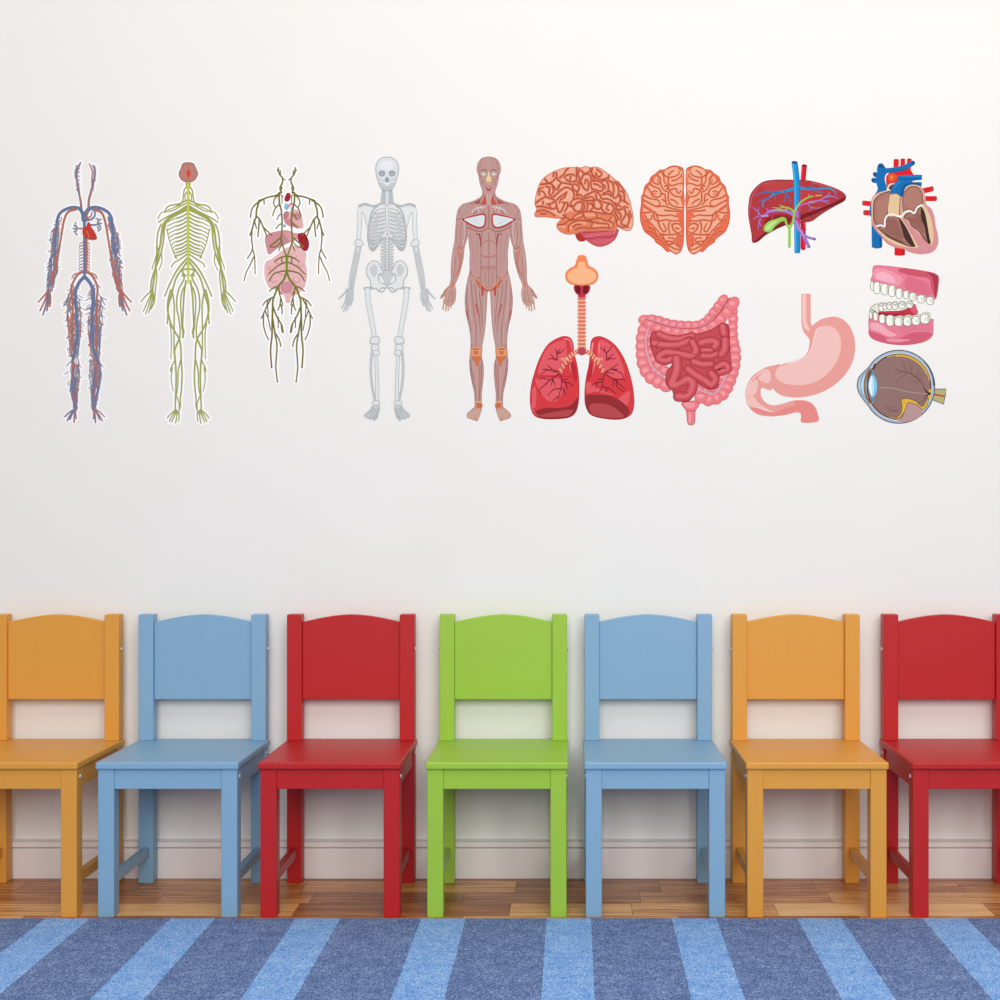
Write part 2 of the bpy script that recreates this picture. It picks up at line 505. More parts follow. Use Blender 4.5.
# ---- 1 blood vessels
BL, RD, GB = (108, 126, 162), (188, 114, 98), (142, 146, 162)
st = Sticker(20, 150, 7.143, 84.7, 292, 'figure of red and blue blood vessels, leftmost of the five body figures on the wall', c=462, halo=11)
rnd = random.Random(3)
def vessels(cl, count, wmin, wmax, cols, spikes=0, seg=7, wid=(6, 11)):
    """cl: list of (u, v, half width): bundle of wandering vessels along a limb"""
    L = [0]
    for a, b in zip(cl, cl[1:]): L.append(L[-1] + math.hypot(b[0] - a[0], b[1] - a[1]))
    def at(t, o):
        d = t * L[-1]
        for i in range(len(cl) - 1):
            if d <= L[i + 1] or i == len(cl) - 2:
                f = (d - L[i]) / (L[i + 1] - L[i]); a, b = cl[i], cl[i + 1]
                dx, dy = b[0] - a[0], b[1] - a[1]; m = math.hypot(dx, dy)
                h = a[2] + (b[2] - a[2]) * f
                return (a[0] + dx * f - dy / m * o * h, a[1] + dy * f + dx / m * o * h)
    for k in range(count):
        t0 = rnd.uniform(0, 0.75); t1 = min(1, t0 + rnd.uniform(wmin, wmax))
        o = rnd.uniform(-0.85, 0.85); pts = []
        n = max(3, int(seg * (t1 - t0) * 2) + 2)
        for i in range(n):
            o = max(-0.95, min(0.95, o + rnd.uniform(-0.3, 0.3)))
            pts.append(at(t0 + (t1 - t0) * i / (n - 1), o))
        st.line(pts, rnd.uniform(*wid), rnd.choice(cols), 4)
    for k in range(spikes):
        t = rnd.uniform(0.02, 0.95); sg = rnd.choice((-1, 1))
        a = at(t, sg * 0.8); b = at(min(1, t + 0.035), sg * rnd.uniform(1.15, 1.5))
        st.line([a, b], 6, rnd.choice(cols), 3)
C3 = [BL, RD, GB, (120, 132, 160), (180, 128, 116), (168, 150, 156)]
st.part('veins', 'vessels')
for mi in (0, 1):
    F = (lambda p: p) if mi == 0 else st.mir
    arm = F([(285, 470), (250, 600), (240, 740)]) ; arm = [(a, b, h) for (a, b), h in zip(arm, (14, 30, 30))]
    fore = F([(244, 700), (234, 870), (208, 1010)]); fore = [(a, b, h) for (a, b), h in zip(fore, (26, 38, 20))]
    vessels(arm, 20, .5, .95, C3, 16); vessels(fore, 34, .4, .9, C3, 14)
    thigh = F([(385, 960), (380, 1080), (390, 1280), (385, 1480)])
    vessels([(a, b, h) for (a, b), h in zip(thigh, (25, 58, 48, 30))], 40, .35, .8, C3, 26)
    calf = F([(388, 1420), (382, 1600), (392, 1760), (398, 1860)])
    vessels([(a, b, h) for (a, b), h in zip(calf, (30, 46, 24, 14))], 28, .4, .9, C3, 12)
    for tip in ((128, 1088), (140, 1150), (162, 1180), (190, 1150), (212, 1120)):
        a = F([(205, 1000), ((205 + tip[0]) / 2 + 8, (1000 + tip[1]) / 2 - 6), tip])
        st.line(a, 13, BL if tip[0] % 4 else RD, 6); st.line([(x + 6, y) for x, y in a], 6, RD, 4)
    for tip in ((318, 1905), (335, 1935), (355, 1925), (385, 1948), (400, 1920)):
        a = F([(396, 1850), ((396 + tip[0]) / 2 - 2, (1850 + tip[1]) / 2 - 8), tip])
        st.line(a, 11, BL if tip[0] % 2 else GB, 6); st.line([(x + 5, y + 3) for x, y in a], 5, RD, 4)
    st.line(F([(452, 500), (448, 455), (425, 420), (380, 410), (325, 425), (282, 458), (263, 520), (258, 600), (250, 680), (244, 760)]), 26, BL, 13)
    st.line(F([(400, 425), (345, 443), (318, 495), (302, 575), (290, 650), (278, 730), (265, 800), (245, 880), (228, 960)]), 17, RD, 10)
    st.line(F([(462, 905), (425, 945), (398, 1010), (400, 1100), (408, 1200), (410, 1300), (402, 1400), (376, 1500), (384, 1600), (394, 1700), (398, 1850)]), 25, BL, 12)
    st.line(F([(462, 868), (420, 885), (388, 930), (368, 990), (378, 1100), (376, 1200), (372, 1330), (382, 1440)]), 16, RD, 9)
    st.line(F([(390, 1480), (372, 1560), (380, 1650), (392, 1760), (400, 1850)]), 8, RD, 6)
    for a in ([(420, 885), (385, 895), (362, 925)], [(400, 905), (372, 915)], [(430, 878), (400, 880), (372, 900)]): st.line(F(a), 6, RD, 3)
    for a in ([(345, 1050), (325, 1090), (312, 1110)], [(350, 1130), (340, 1180), (330, 1220)], [(375, 1500), (345, 1530), (328, 1550)]): st.line(F(a), 8, BL, 4)
st.line([(440, 420), (436, 370), (426, 320), (415, 270), (408, 220), (404, 170), (415, 125), (436, 90)], 16, BL, 9)
st.line([(432, 410), (438, 370), (428, 315), (420, 260), (412, 210), (412, 160), (430, 105)], 9, RD, 7)
st.line([(398, 200), (396, 150), (412, 115)], 10, GB, 6)
for v in range(110, 300, 14): st.line([(412 - (v < 220) * 6, v), (400 if v % 4 else 430, v + 10)], 6, rnd.choice(C3), 4)
st.line([(492, 420), (494, 360), (508, 300), (520, 255), (532, 200), (538, 150), (524, 110)], 17, BL, 11)
st.line([(488, 410), (498, 350), (515, 285), (516, 200), (518, 150), (498, 98)], 11, RD, 9)
for v in range(115, 290, 14): st.line([(528 - (v > 220) * 12, v), (545 - (v > 220) * 14, v + 9)], 6, rnd.choice(C3), 4)
for v in range(660, 860, 22):
    st.line([(450, v), (430, v + 6), (428 - (v % 3) * 5, v + 20)], 6, BL if v % 4 else RD, 4)
    st.line([(475, v), (495, v + 6), (500, v + 18)], 6, RD, 4)
st.line([(477, 640), (480, 740), (475, 870)], 13, RD)
st.line([(462, 450), (462, 560), (463, 700), (463, 910)], 21, BL, 17)
st.line([(470, 500), (482, 470), (480, 430)], 9, RD); st.line([(478, 495), (510, 470), (515, 445)], 9, RD)
st.line([(468, 500), (505, 498), (534, 475), (536, 440), (512, 418), (478, 425), (462, 470)], 11, BL)
for p in ([(455, 563), (425, 560), (405, 565)], [(410, 565), (395, 530), (405, 515)], [(405, 565), (380, 560)], [(405, 570), (400, 600), (415, 605)], [(400, 580), (385, 585)], [(408, 545), (385, 540)]):
    st.line(p, 11, RD if p[0][0] == 455 else GB, 7)
for p in ([(505, 535), (540, 535), (565, 530)], [(555, 530), (560, 495), (545, 490)], [(565, 530), (580, 560), (560, 580)], [(560, 520), (585, 525)], [(565, 500), (582, 495)], [(558, 550), (565, 575)]):
    st.line(p, 12, BL if p[0][0] == 505 else GB, 8)
st.part('heart')
st.fill([(452, 575), (470, 552), (490, 545), (515, 560), (538, 595), (550, 632), (520, 640), (480, 632), (455, 610)], (204, 66, 48), line=(160, 60, 60), lw=4)
st.fill([(478, 540), (490, 515), (508, 535), (505, 560), (485, 565)], (214, 60, 44))
st.line([(478, 580), (490, 605), (495, 630)], 5, (236, 130, 100)); st.line([(500, 575), (520, 600), (530, 628)], 4, (160, 70, 90))
st.done()

# ---- 2 nerves
OL, OLD, SP = (166, 172, 92), (146, 154, 78), (212, 216, 84)
st = Sticker(130, 150, 7.143, 188.2, 292, 'figure of green nerves with a pink brain, second from left of the body figures', c=416, halo=13)
st.part('nerves')
for p, w in (
    ([(408, 262), (388, 285), (382, 330), (370, 380), (340, 400)], 10), ([(405, 300), (392, 330), (396, 365)], 8),
    ([(405, 360), (350, 385), (295, 395), (262, 412), (252, 448)], 11), ([(350, 392), (300, 418), (268, 428)], 8),
    ([(405, 380), (355, 405), (300, 435), (240, 440), (215, 460), (200, 492)], 9), ([(405, 400), (350, 435), (290, 465), (240, 492), (203, 517)], 11),
    ([(405, 412), (340, 450), (280, 485), (240, 530), (226, 600), (216, 680), (195, 760), (182, 840), (172, 920), (162, 1000), (168, 1060)], 15),
    ([(405, 430), (330, 465), (268, 505), (246, 560), (240, 640), (226, 720), (200, 800), (172, 870), (152, 940), (148, 1010)], 12),
    ([(222, 530), (200, 590), (192, 680), (205, 740), (186, 820), (192, 900), (182, 1000), (175, 1080)], 10),
    ([(190, 690), (188, 750), (162, 830), (158, 855)], 8), ([(225, 740), (228, 800), (205, 860)], 8), ([(165, 890), (150, 960), (150, 1010)], 8),
    ([(262, 560), (285, 660), (310, 730), (335, 775)], 7),
    ([(408, 745), (350, 785), (312, 808), (296, 836)], 10), ([(408, 775), (370, 815), (332, 865), (300, 925), (272, 985), (248, 1045)], 12),
    ([(408, 800), (372, 850), (335, 905), (312, 970), (296, 1040), (276, 1110), (272, 1170), (266, 1240)], 12),
    ([(405, 850), (375, 862), (388, 910), (372, 950), (350, 990), (335, 1060), (335, 1130), (348, 1200), (358, 1280), (355, 1350)], 11),
    ([(400, 935), (392, 985), (384, 1060), (380, 1150), (376, 1250), (380, 1338)], 12), ([(400, 960), (372, 1010), (362, 1090), (366, 1180), (372, 1280)], 10),
    ([(292, 1000), (272, 1080), (270, 1150), (292, 1240), (322, 1300), (350, 1345), (362, 1400), (366, 1500), (372, 1600), (368, 1700), (360, 1770)], 12),
    ([(352, 1350), (330, 1400), (318, 1440), (325, 1520), (330, 1620), (326, 1760), (322, 1860)], 12),
    ([(300, 1000), (316, 1110), (315, 1260), (315, 1440), (320, 1500), (300, 1540), (288, 1580)], 10), ([(285, 1240), (296, 1330), (292, 1490)], 8),
    ([(303, 1555), (294, 1630), (308, 1722)], 8), ([(362, 1500), (345, 1580), (342, 1680), (330, 1760)], 9), ([(326, 1750), (350, 1800), (352, 1860)], 9),
    ([(360, 1770), (360, 1830), (345, 1880)], 8), ([(330, 1855), (295, 1880), (266, 1915)], 9), ([(328, 1862), (300, 1900), (282, 1938)], 9),
    ([(335, 1862), (312, 1910), (296, 1945)], 9), ([(340, 1868), (332, 1915), (326, 1952)], 9), ([(348, 1868), (352, 1905), (346, 1938)], 8),
    ([(156, 1005), (120, 1035), (78, 1082)], 10), ([(158, 1015), (132, 1070), (96, 1152)], 9), ([(162, 1020), (140, 1090), (112, 1172)], 9),
    ([(168, 1030), (155, 1090), (134, 1162)], 10), ([(172, 1040), (170, 1090), (150, 1135)], 12),
    ([(400, 900), (380, 880), (372, 905)], 8), ([(372, 1250), (384, 1300), (376, 1340)], 12)):
    st.line2(p, w * 1.15, OL, w * 0.9)
for i, v in enumerate((452, 480, 508, 536, 564, 592, 620, 648, 674, 698, 720)):
    xo = (262, 266, 270, 275, 281, 288, 296, 304, 313, 322, 331)[i]
    st.line2([(408, v), (370, v + 22), (320, v + 38), (xo, v + 66 - i * 1.2)], 9, OL, 7)
    st.line2([(408, v + 6), (370, v + 28), (330, v + 42)], 3, OLD, 2)
st.part('spinal_cord')
st.line([(416, 225), (416, 250)], 34, OL); st.line([(416, 225), (416, 500), (416, 950)], 17, SP, 13)
st.line([(409, 240), (409, 900)], 3, (170, 180, 60)); st.line([(424, 240), (423, 900)], 3, (170, 180, 60))
st.part('brain')
st.fill([(380, 96), (416, 90), (452, 96), (470, 130), (485, 170), (470, 205), (445, 225), (416, 228), (388, 225), (362, 205), (350, 170), (365, 130)], (190, 128, 116), line=(168, 110, 100), lw=5)
for p in ([(365, 180), (385, 165), (400, 190)], [(375, 140), (395, 150), (400, 120)], [(385, 205), (400, 200), (405, 180)], [(360, 195), (375, 205)], [(385, 110), (400, 135)]): st.line2(p, 4, (205, 150, 136))
st.dot(418, 170, 15, (206, 92, 76), 30); st.dot(419, 170, 7, (232, 60, 44), 22)
st.done()

# ---- 3 lymph
LB, LG = (122, 112, 42), (112, 144, 22)
st = Sticker(230, 150, 7.143, 286.7, 275, 'figure of olive lymph vessels over pink organs, middle one of the five body figures', c=406, halo=12)
st.part('bowel')
st.fill([(255, 800), (300, 775), (345, 740), (400, 700), (470, 685), (520, 700), (546, 745), (540, 800), (550, 850), (548, 930), (530, 985), (490, 1025), (440, 1050), (425, 1090), (400, 1090), (385, 1040), (330, 1000), (280, 985), (250, 920), (245, 850)], (238, 188, 188))
for a in ((300, 850, 30), (345, 800, 26), (450, 760, 30), (500, 820, 26), (310, 930, 28), (470, 930, 34), (520, 900, 22), (370, 880, 28), (440, 850, 24), (360, 970, 24)):
    st.dot(a[0], a[1], a[2], (228, 168, 170), a[2] * .7); st.dot(a[0] + 6, a[1] - 5, a[2] * .5, (240, 198, 196), a[2] * .3)
st.fill([(365, 960), (405, 940), (450, 960), (440, 1010), (405, 1025), (370, 1010)], (214, 146, 156))
st.part('liver')
st.fill([(252, 625), (290, 595), (350, 580), (410, 576), (445, 590), (470, 600), (440, 650), (385, 678), (335, 705), (280, 745), (262, 705)], (212, 148, 152), line=(190, 140, 145), lw=3)
st.fill([(372, 600), (400, 590), (440, 600), (436, 645), (385, 672), (372, 650)], (196, 140, 146))
st.fill([(385, 590), (440, 592), (500, 600), (480, 640), (430, 650)], (222, 160, 160))
st.part('heart')
st.fill([(384, 452), (420, 440), (470, 425), (505, 450), (520, 510), (520, 558), (470, 556), (410, 540), (384, 500)], (226, 180, 178))
st.fill([(384, 450), (412, 436), (418, 470), (400, 500), (384, 495)], (196, 130, 138)); st.fill([(440, 460), (500, 450), (508, 490), (470, 500)], (204, 140, 146))
st.fill([(390, 515), (430, 490), (470, 530), (500, 555), (440, 545)], (212, 138, 140))
st.dot(404, 405, 18, (134, 196, 228), 24); st.dot(445, 418, 14, (150, 204, 232), 16); st.dot(390, 542, 10, (110, 170, 220), 10)
st.line([(412, 412), (432, 390), (455, 385)], 14, (222, 140, 150)); st.line([(425, 395), (424, 378)], 7, (236, 150, 150))
st.part('thymus')
st.fill([(388, 352), (398, 322), (412, 306), (430, 312), (432, 345), (415, 368), (395, 366)], (172, 34, 56)); st.line([(410, 312), (408, 365)], 3, (130, 20, 40))
st.part('spleen')
st.fill([(484, 612), (505, 594), (535, 598), (556, 635), (564, 680), (548, 718), (520, 712), (498, 675)], (166, 26, 46), line=(130, 20, 40), lw=3)
st.line([(528, 640), (540, 670), (535, 695)], 12, (140, 50, 30), 6)
st.part('lymph_vessels')
for p, w in (
    ([(368, 305), (358, 270), (374, 235), (374, 200), (352, 170), (345, 126)], 10), ([(352, 168), (336, 140)], 7), ([(360, 178), (360, 146)], 7), ([(374, 202), (394, 215)], 7),
    ([(372, 240), (364, 255), (372, 275), (360, 290)], 8), ([(366, 300), (330, 325), (282, 335), (238, 350), (204, 362)], 10), ([(242, 350), (245, 388)], 8),
    ([(228, 358), (182, 388), (156, 425), (146, 482)], 9), ([(205, 378), (190, 430), (186, 480), (170, 520), (160, 562), (142, 610)], 10),
    ([(186, 470), (215, 500), (238, 550), (268, 580), (298, 608)], 9), ([(238, 552), (265, 620)], 8), ([(210, 500), (205, 560), (200, 620)], 9), ([(172, 500), (190, 560)], 8),
    ([(158, 560), (155, 640), (160, 710), (125, 775)], 8), ([(160, 705), (175, 760), (180, 885)], 7), ([(168, 765), (145, 820), (118, 870), (100, 936)], 7),
    ([(352, 305), (352, 370), (366, 430), (372, 500), (371, 580), (366, 640), (382, 700), (405, 765)], 10), ([(352, 390), (322, 420), (305, 470)], 8), ([(348, 322), (322, 345), (312, 380), (326, 410)], 8),
    ([(372, 460), (352, 465), (335, 498)], 7), ([(372, 525), (350, 535), (328, 562)], 7), ([(366, 622), (322, 660), (285, 690), (330, 690), (368, 650)], 8), ([(370, 670), (348, 722)], 7), ([(364, 320), (382, 335)], 6), ([(372, 330), (372, 382)], 6),
    ([(395, 760), (362, 768), (318, 797)], 8), ([(370, 768), (372, 812)], 7), ([(404, 800), (365, 815), (318, 845), (275, 888)], 8), ([(404, 862), (330, 876), (300, 900), (280, 936)], 8),
    ([(405, 870), (385, 925), (345, 974), (322, 1030), (308, 1070), (305, 1130), (302, 1230), (300, 1330), (290, 1430), (298, 1556)], 11), ([(345, 974), (310, 985), (280, 1010)], 8),
    ([(348, 975), (352, 1020), (372, 1085), (376, 1110)], 8), ([(362, 1060), (356, 1110), (342, 1145)], 8), ([(360, 1100), (372, 1130), (372, 1172)], 8), ([(352, 1010), (372, 1030)], 7),
    ([(312, 1050), (262, 1075), (232, 1112)], 8), ([(290, 1068), (262, 1120), (240, 1170), (222, 1204)], 8), ([(240, 1165), (240, 1250), (255, 1310), (276, 1356)], 8), ([(252, 1150), (275, 1210), (290, 1288)], 7),
    ([(272, 1070), (262, 1110)], 6), ([(268, 1110), (274, 1190)], 6), ([(308, 1120), (335, 1190), (370, 1250), (380, 1306)], 9), ([(345, 1195), (345, 1270)], 7), ([(366, 1250), (372, 1300)], 7),
    ([(304, 1200), (322, 1310), (336, 1400), (330, 1500), (328, 1560), (340, 1660)], 9), ([(324, 1310), (352, 1355), (364, 1404)], 8)):
    st.line2(p, w * 1.3, LB, w)
for p, w in (([(405, 760), (405, 880)], 15), ([(371, 440), (371, 600), (368, 640)], 4), ([(345, 970), (312, 1060), (306, 1130)], 5)): st.line2(p, w, LG, w * .7)
st.line2([(405, 875), (385, 925), (348, 972)], 6, LG); st.line2([(405, 765), (384, 705)], 6, LG)
st.done()

# ---- 4 skeleton
SO, SF, SD = (182, 188, 190), (231, 234, 233), (206, 210, 210)
st = Sticker(330, 150, 7.143, 387.4, 290, 'pale grey human skeleton sticker between the lymph figure and the muscle figure', c=408)
def bone(p, w, w2=None, col=SF, o=8, sym=True):
    w2 = w2 or w
    f = st.line2 if sym else st.line
    f(p, w + o, SO, w2 + o); f(p, w, col, w2)
def bonef(p, col=SF, lw=5, sym=True): (st.fill2 if sym else st.fill)(p, col, line=SO, lw=lw)
st.part('neck_spine')
st.line([(408, 290), (408, 400)], 74, SO, 100); st.line([(408, 295), (408, 400)], 20, SF)
for v in range(305, 400, 17): st.line2([(360, v + 8), (395, v)], 4, SD); st.line([(398, v + 8), (420, v + 8)], 3, SO)
st.part('lower_spine')
st.line([(408, 610), (408, 860)], 26, SF)
for v in range(628, 850, 24):
    st.line2([(416, v), (450, v - 5)], 9, SO, 7); st.line2([(416, v + 10), (455, v + 10)], 7, SO, 6)
    st.line([(392, v + 10), (424, v + 10)], 5, SO); st.line2([(396, v - 6), (396, v + 14)], 5, SO)
st.part('shoulder_blade', pair=True)
bonef([(205, 400), (250, 390), (320, 410), (300, 450), (285, 520), (275, 580), (262, 540), (245, 470), (215, 425)])
st.line2([(212, 400), (250, 388), (310, 402), (360, 385)], 20, SO, 16); st.line2([(235, 396), (300, 404)], 7, SD)
st.part('ribcage')
st.fill([(345, 395), (408, 390), (470, 395), (515, 430), (540, 500), (550, 570), (548, 640), (535, 700), (510, 722), (480, 690), (445, 640), (408, 620), (371, 640), (336, 690), (306, 722), (281, 700), (268, 640), (266, 570), (276, 500), (301, 430)], (234, 231, 230))
st.fill2([(270, 600), (300, 640), (345, 640), (372, 630), (335, 690), (306, 722), (282, 700)], SO)
for i in range(9):
    v = 425 + i * 28; xo = (318, 300, 288, 280, 276, 272, 270, 272, 280)[i]
    xi = 392 if i < 6 else (382, 366, 350)[i - 6]
    q = [(xo, v + 26), (xo + 22, v + 42), ((xo + xi) / 2 + 8, v + 34), (xi, v + 14 - (i > 5) * 12)]
    st.line2(q, 15, SO, 13); st.line2(q, 5, SF, 4)
    st.line2([(xo, v + 26), (xo + 25, v + 2), (xi, v - 6)], 7, SO, 6)
st.line2([(345, 398), (312, 425), (292, 470), (280, 530), (272, 600), (276, 660), (288, 705), (308, 718), (334, 692), (362, 650), (390, 625)], 12, SO)
st.line([(408, 405), (408, 540), (410, 610)], 28, SO, 10); st.line([(408, 408), (408, 530), (409, 590)], 18, SF, 5)
st.part('pelvis')
st.fill([(370, 870), (408, 860), (446, 870), (448, 900), (425, 960), (408, 970), (391, 960), (368, 900)], SD, line=SO, lw=5)
bonef([(262, 850), (285, 805), (318, 792), (345, 805), (368, 850), (380, 880), (352, 885), (345, 920), (365, 950), (400, 965), (406, 985), (370, 985), (350, 1010), (330, 990), (295, 985), (288, 930), (266, 895)], lw=7)
st.fill2([(285, 850), (305, 820), (330, 820), (340, 860), (325, 905), (300, 890)], SD)
st.fill2([(350, 895), (372, 905), (392, 945), (372, 955), (352, 935)], (238, 234, 232), line=SO, lw=5)
st.line2([(350, 1000), (365, 1015), (385, 1005), (388, 990)], 8, SO)
st.part('arm', pair=True)
bone([(210, 425), (212, 520), (207, 600), (205, 660)], 27, 24)
R_ = [(212 + 20 * math.cos(a), 430 + 20 * math.sin(a)) for a in [i * .4 for i in range(16)]]; st.fill2(R_, SF, False)
st.fill2([(182, 650), (205, 640), (232, 655), (236, 680), (210, 690), (182, 680)], SF, line=SO, lw=6)
bone([(214, 700), (195, 800), (175, 900), (160, 985)], 12, 12, SD); bone([(190, 700), (172, 790), (152, 890), (143, 985)], 12, 12, SD); st.line2([(200, 700), (198, 730)], 16, SF, 6)
st.part('hand', pair=True)
st.line2([(160, 985), (140, 1000), (118, 998)], 14, SO); st.fill2([(128, 1000), (162, 1000), (166, 1060), (148, 1095), (112, 1080)], SD, line=SO, lw=5)
for a, b in (((120, 1005), (66, 1062)), ((118, 1070), (84, 1128)), ((130, 1080), (98, 1150)), ((142, 1085), (118, 1146)), ((156, 1070), (148, 1110))): st.line2([a, b], 13, SO, 10); st.line2([a, b], 3, SF, 2)
for a, b in (((132, 1010), (118, 1070)), ((142, 1010), (132, 1080)), ((152, 1010), (148, 1080))): st.line2([a, b], 4, SO)
st.part('leg', pair=True)
st.line2([(250, 988), (300, 985)], 18, SO)
bone([(268, 1000), (278, 1110), (300, 1230), (318, 1340)], 30, 26); st.fill2([(296, 1340), (345, 1335), (352, 1370), (335, 1385), (290, 1380), (288, 1362)], SF, line=SO, lw=6)
bonef([(300, 1392), (342, 1392), (345, 1430), (318, 1440), (298, 1425)], SF, 6)
bone([(328, 1450), (333, 1560), (338, 1680), (336, 1785)], 16, 20); bone([(300, 1445), (292, 1560), (302, 1690), (320, 1780)], 10, 8, SD)
st.fill2([(310, 1435), (350, 1435), (352, 1458), (330, 1470), (312, 1462)], SF, line=SO, lw=5)
st.part('foot', pair=True)
bonef([(308, 1795), (352, 1795), (354, 1820), (345, 1828), (308, 1825)], SF, 5)
st.fill2([(308, 1828), (350, 1828), (350, 1870), (330, 1900), (295, 1920), (252, 1905), (250, 1888), (285, 1860)], SD, line=SO, lw=5)
for a, b in (((310, 1840), (262, 1898)), ((320, 1845), (280, 1915)), ((330, 1850), (298, 1915)), ((340, 1850), (318, 1925)), ((348, 1850), (336, 1915))): st.line2([a, b], 7, SO, 6)
st.line2([(325, 1900), (316, 1928)], 13, SO); st.line2([(340, 1890), (334, 1915)], 10, SO)
st.part('skull')
st.fill([(408, 52), (370, 58), (340, 85), (328, 130), (333, 175), (345, 215), (355, 250), (375, 280), (408, 290), (441, 280), (461, 250), (471, 215), (484, 175), (490, 130), (476, 85), (446, 58)], (224, 229, 231), line=SO, lw=7)
st.fill2([(348, 225), (375, 238), (408, 240), (408, 285), (378, 275), (358, 250)], (200, 206, 208))
st.dot(408, 110, 48, (233, 237, 239), 34); st.dot(408, 238, 22, (230, 235, 237), 16)
st.fill2([(348, 160), (365, 148), (390, 152), (395, 172), (380, 190), (355, 185)], (158, 166, 169)); st.fill2([(355, 168), (375, 160), (388, 175), (372, 186)], (174, 181, 184))
st.fill([(408, 192), (424, 210), (420, 230), (396, 230), (392, 210)], (160, 167, 170))
st.line([(375, 268), (408, 274), (441, 268)], 8, (186, 193, 196)); st.line2([(345, 205), (368, 212), (380, 225)], 5, SO)
st.done()

# ---- 5 muscles
M0, M1, M2, MR, MO, MW = (194, 152, 146), (164, 108, 106), (206, 178, 172), (190, 78, 66), (214, 116, 70), (222, 228, 230)
st = Sticker(430, 150, 7.143, 488.8, 290, 'reddish brown human muscle figure standing beside the side-view brain sticker', c=420)
st.part('body')
half = [(420, 48), (375, 58), (345, 90), (335, 140), (347, 180), (352, 215), (362, 255), (374, 290), (372, 325), (340, 350), (290, 372), (240, 385), (207, 415), (192, 460), (186, 520), (180, 600), (175, 660), (165, 710), (155, 780), (150, 860), (150, 920), (140, 965), (110, 995), (95, 1020), (76, 1050), (80, 1062), (92, 1052), (112, 1040), (100, 1080), (120, 1110), (150, 1110), (178, 1080), (186, 1010), (178, 965), (205, 900), (225, 830), (240, 760), (245, 700), (260, 650), (272, 612),
        (280, 680), (286, 740), (284, 800), (285, 860), (270, 920), (260, 980), (252, 1040), (250, 1090), (260, 1180), (280, 1260), (290, 1340), (292, 1400), (288, 1440), (286, 1470), (282, 1520), (290, 1600), (305, 1680), (318, 1740), (320, 1800), (318, 1835), (290, 1860), (265, 1888), (268, 1910), (295, 1922), (330, 1930), (348, 1915), (360, 1880), (368, 1850), (368, 1800), (368, 1740), (375, 1680), (382, 1600), (380, 1530), (368, 1480), (372, 1440), (372, 1400), (385, 1330), (395, 1250), (400, 1180), (405, 1100), (410, 1020), (420, 1005)]
sp = spline(half, False, 3)
st.fill(sp + [(840 - a, b) for a, b in sp[::-1][1:-1]], M0, False, line=(172, 128, 124), lw=4)
for a, b in (((102, 1070), (92, 1138)), ((118, 1090), (112, 1150)), ((134, 1095), (130, 1146)), ((148, 1090), (150, 1128)), ((162, 1080), (166, 1100))): st.line2([a, b], 13, (204, 158, 140), 10)
st.fill2([(292, 1862), (340, 1848), (362, 1865), (350, 1910), (330, 1925), (285, 1915), (268, 1898)], (208, 168, 150))
st.line2([(325, 1900), (322, 1925), (335, 1935), (345, 1915)], 8, (206, 150, 128))
st.fill2([(140, 970), (178, 970), (184, 1010), (166, 1050), (150, 1072), (114, 1068), (118, 1035), (122, 1000)], (200, 158, 146)); st.line2([(118, 998), (88, 1045)], 12, (204, 130, 100), 7)
st.line2([(150, 1000), (128, 1090)], 4, M1); st.line2([(165, 1000), (155, 1090)], 4, M1)
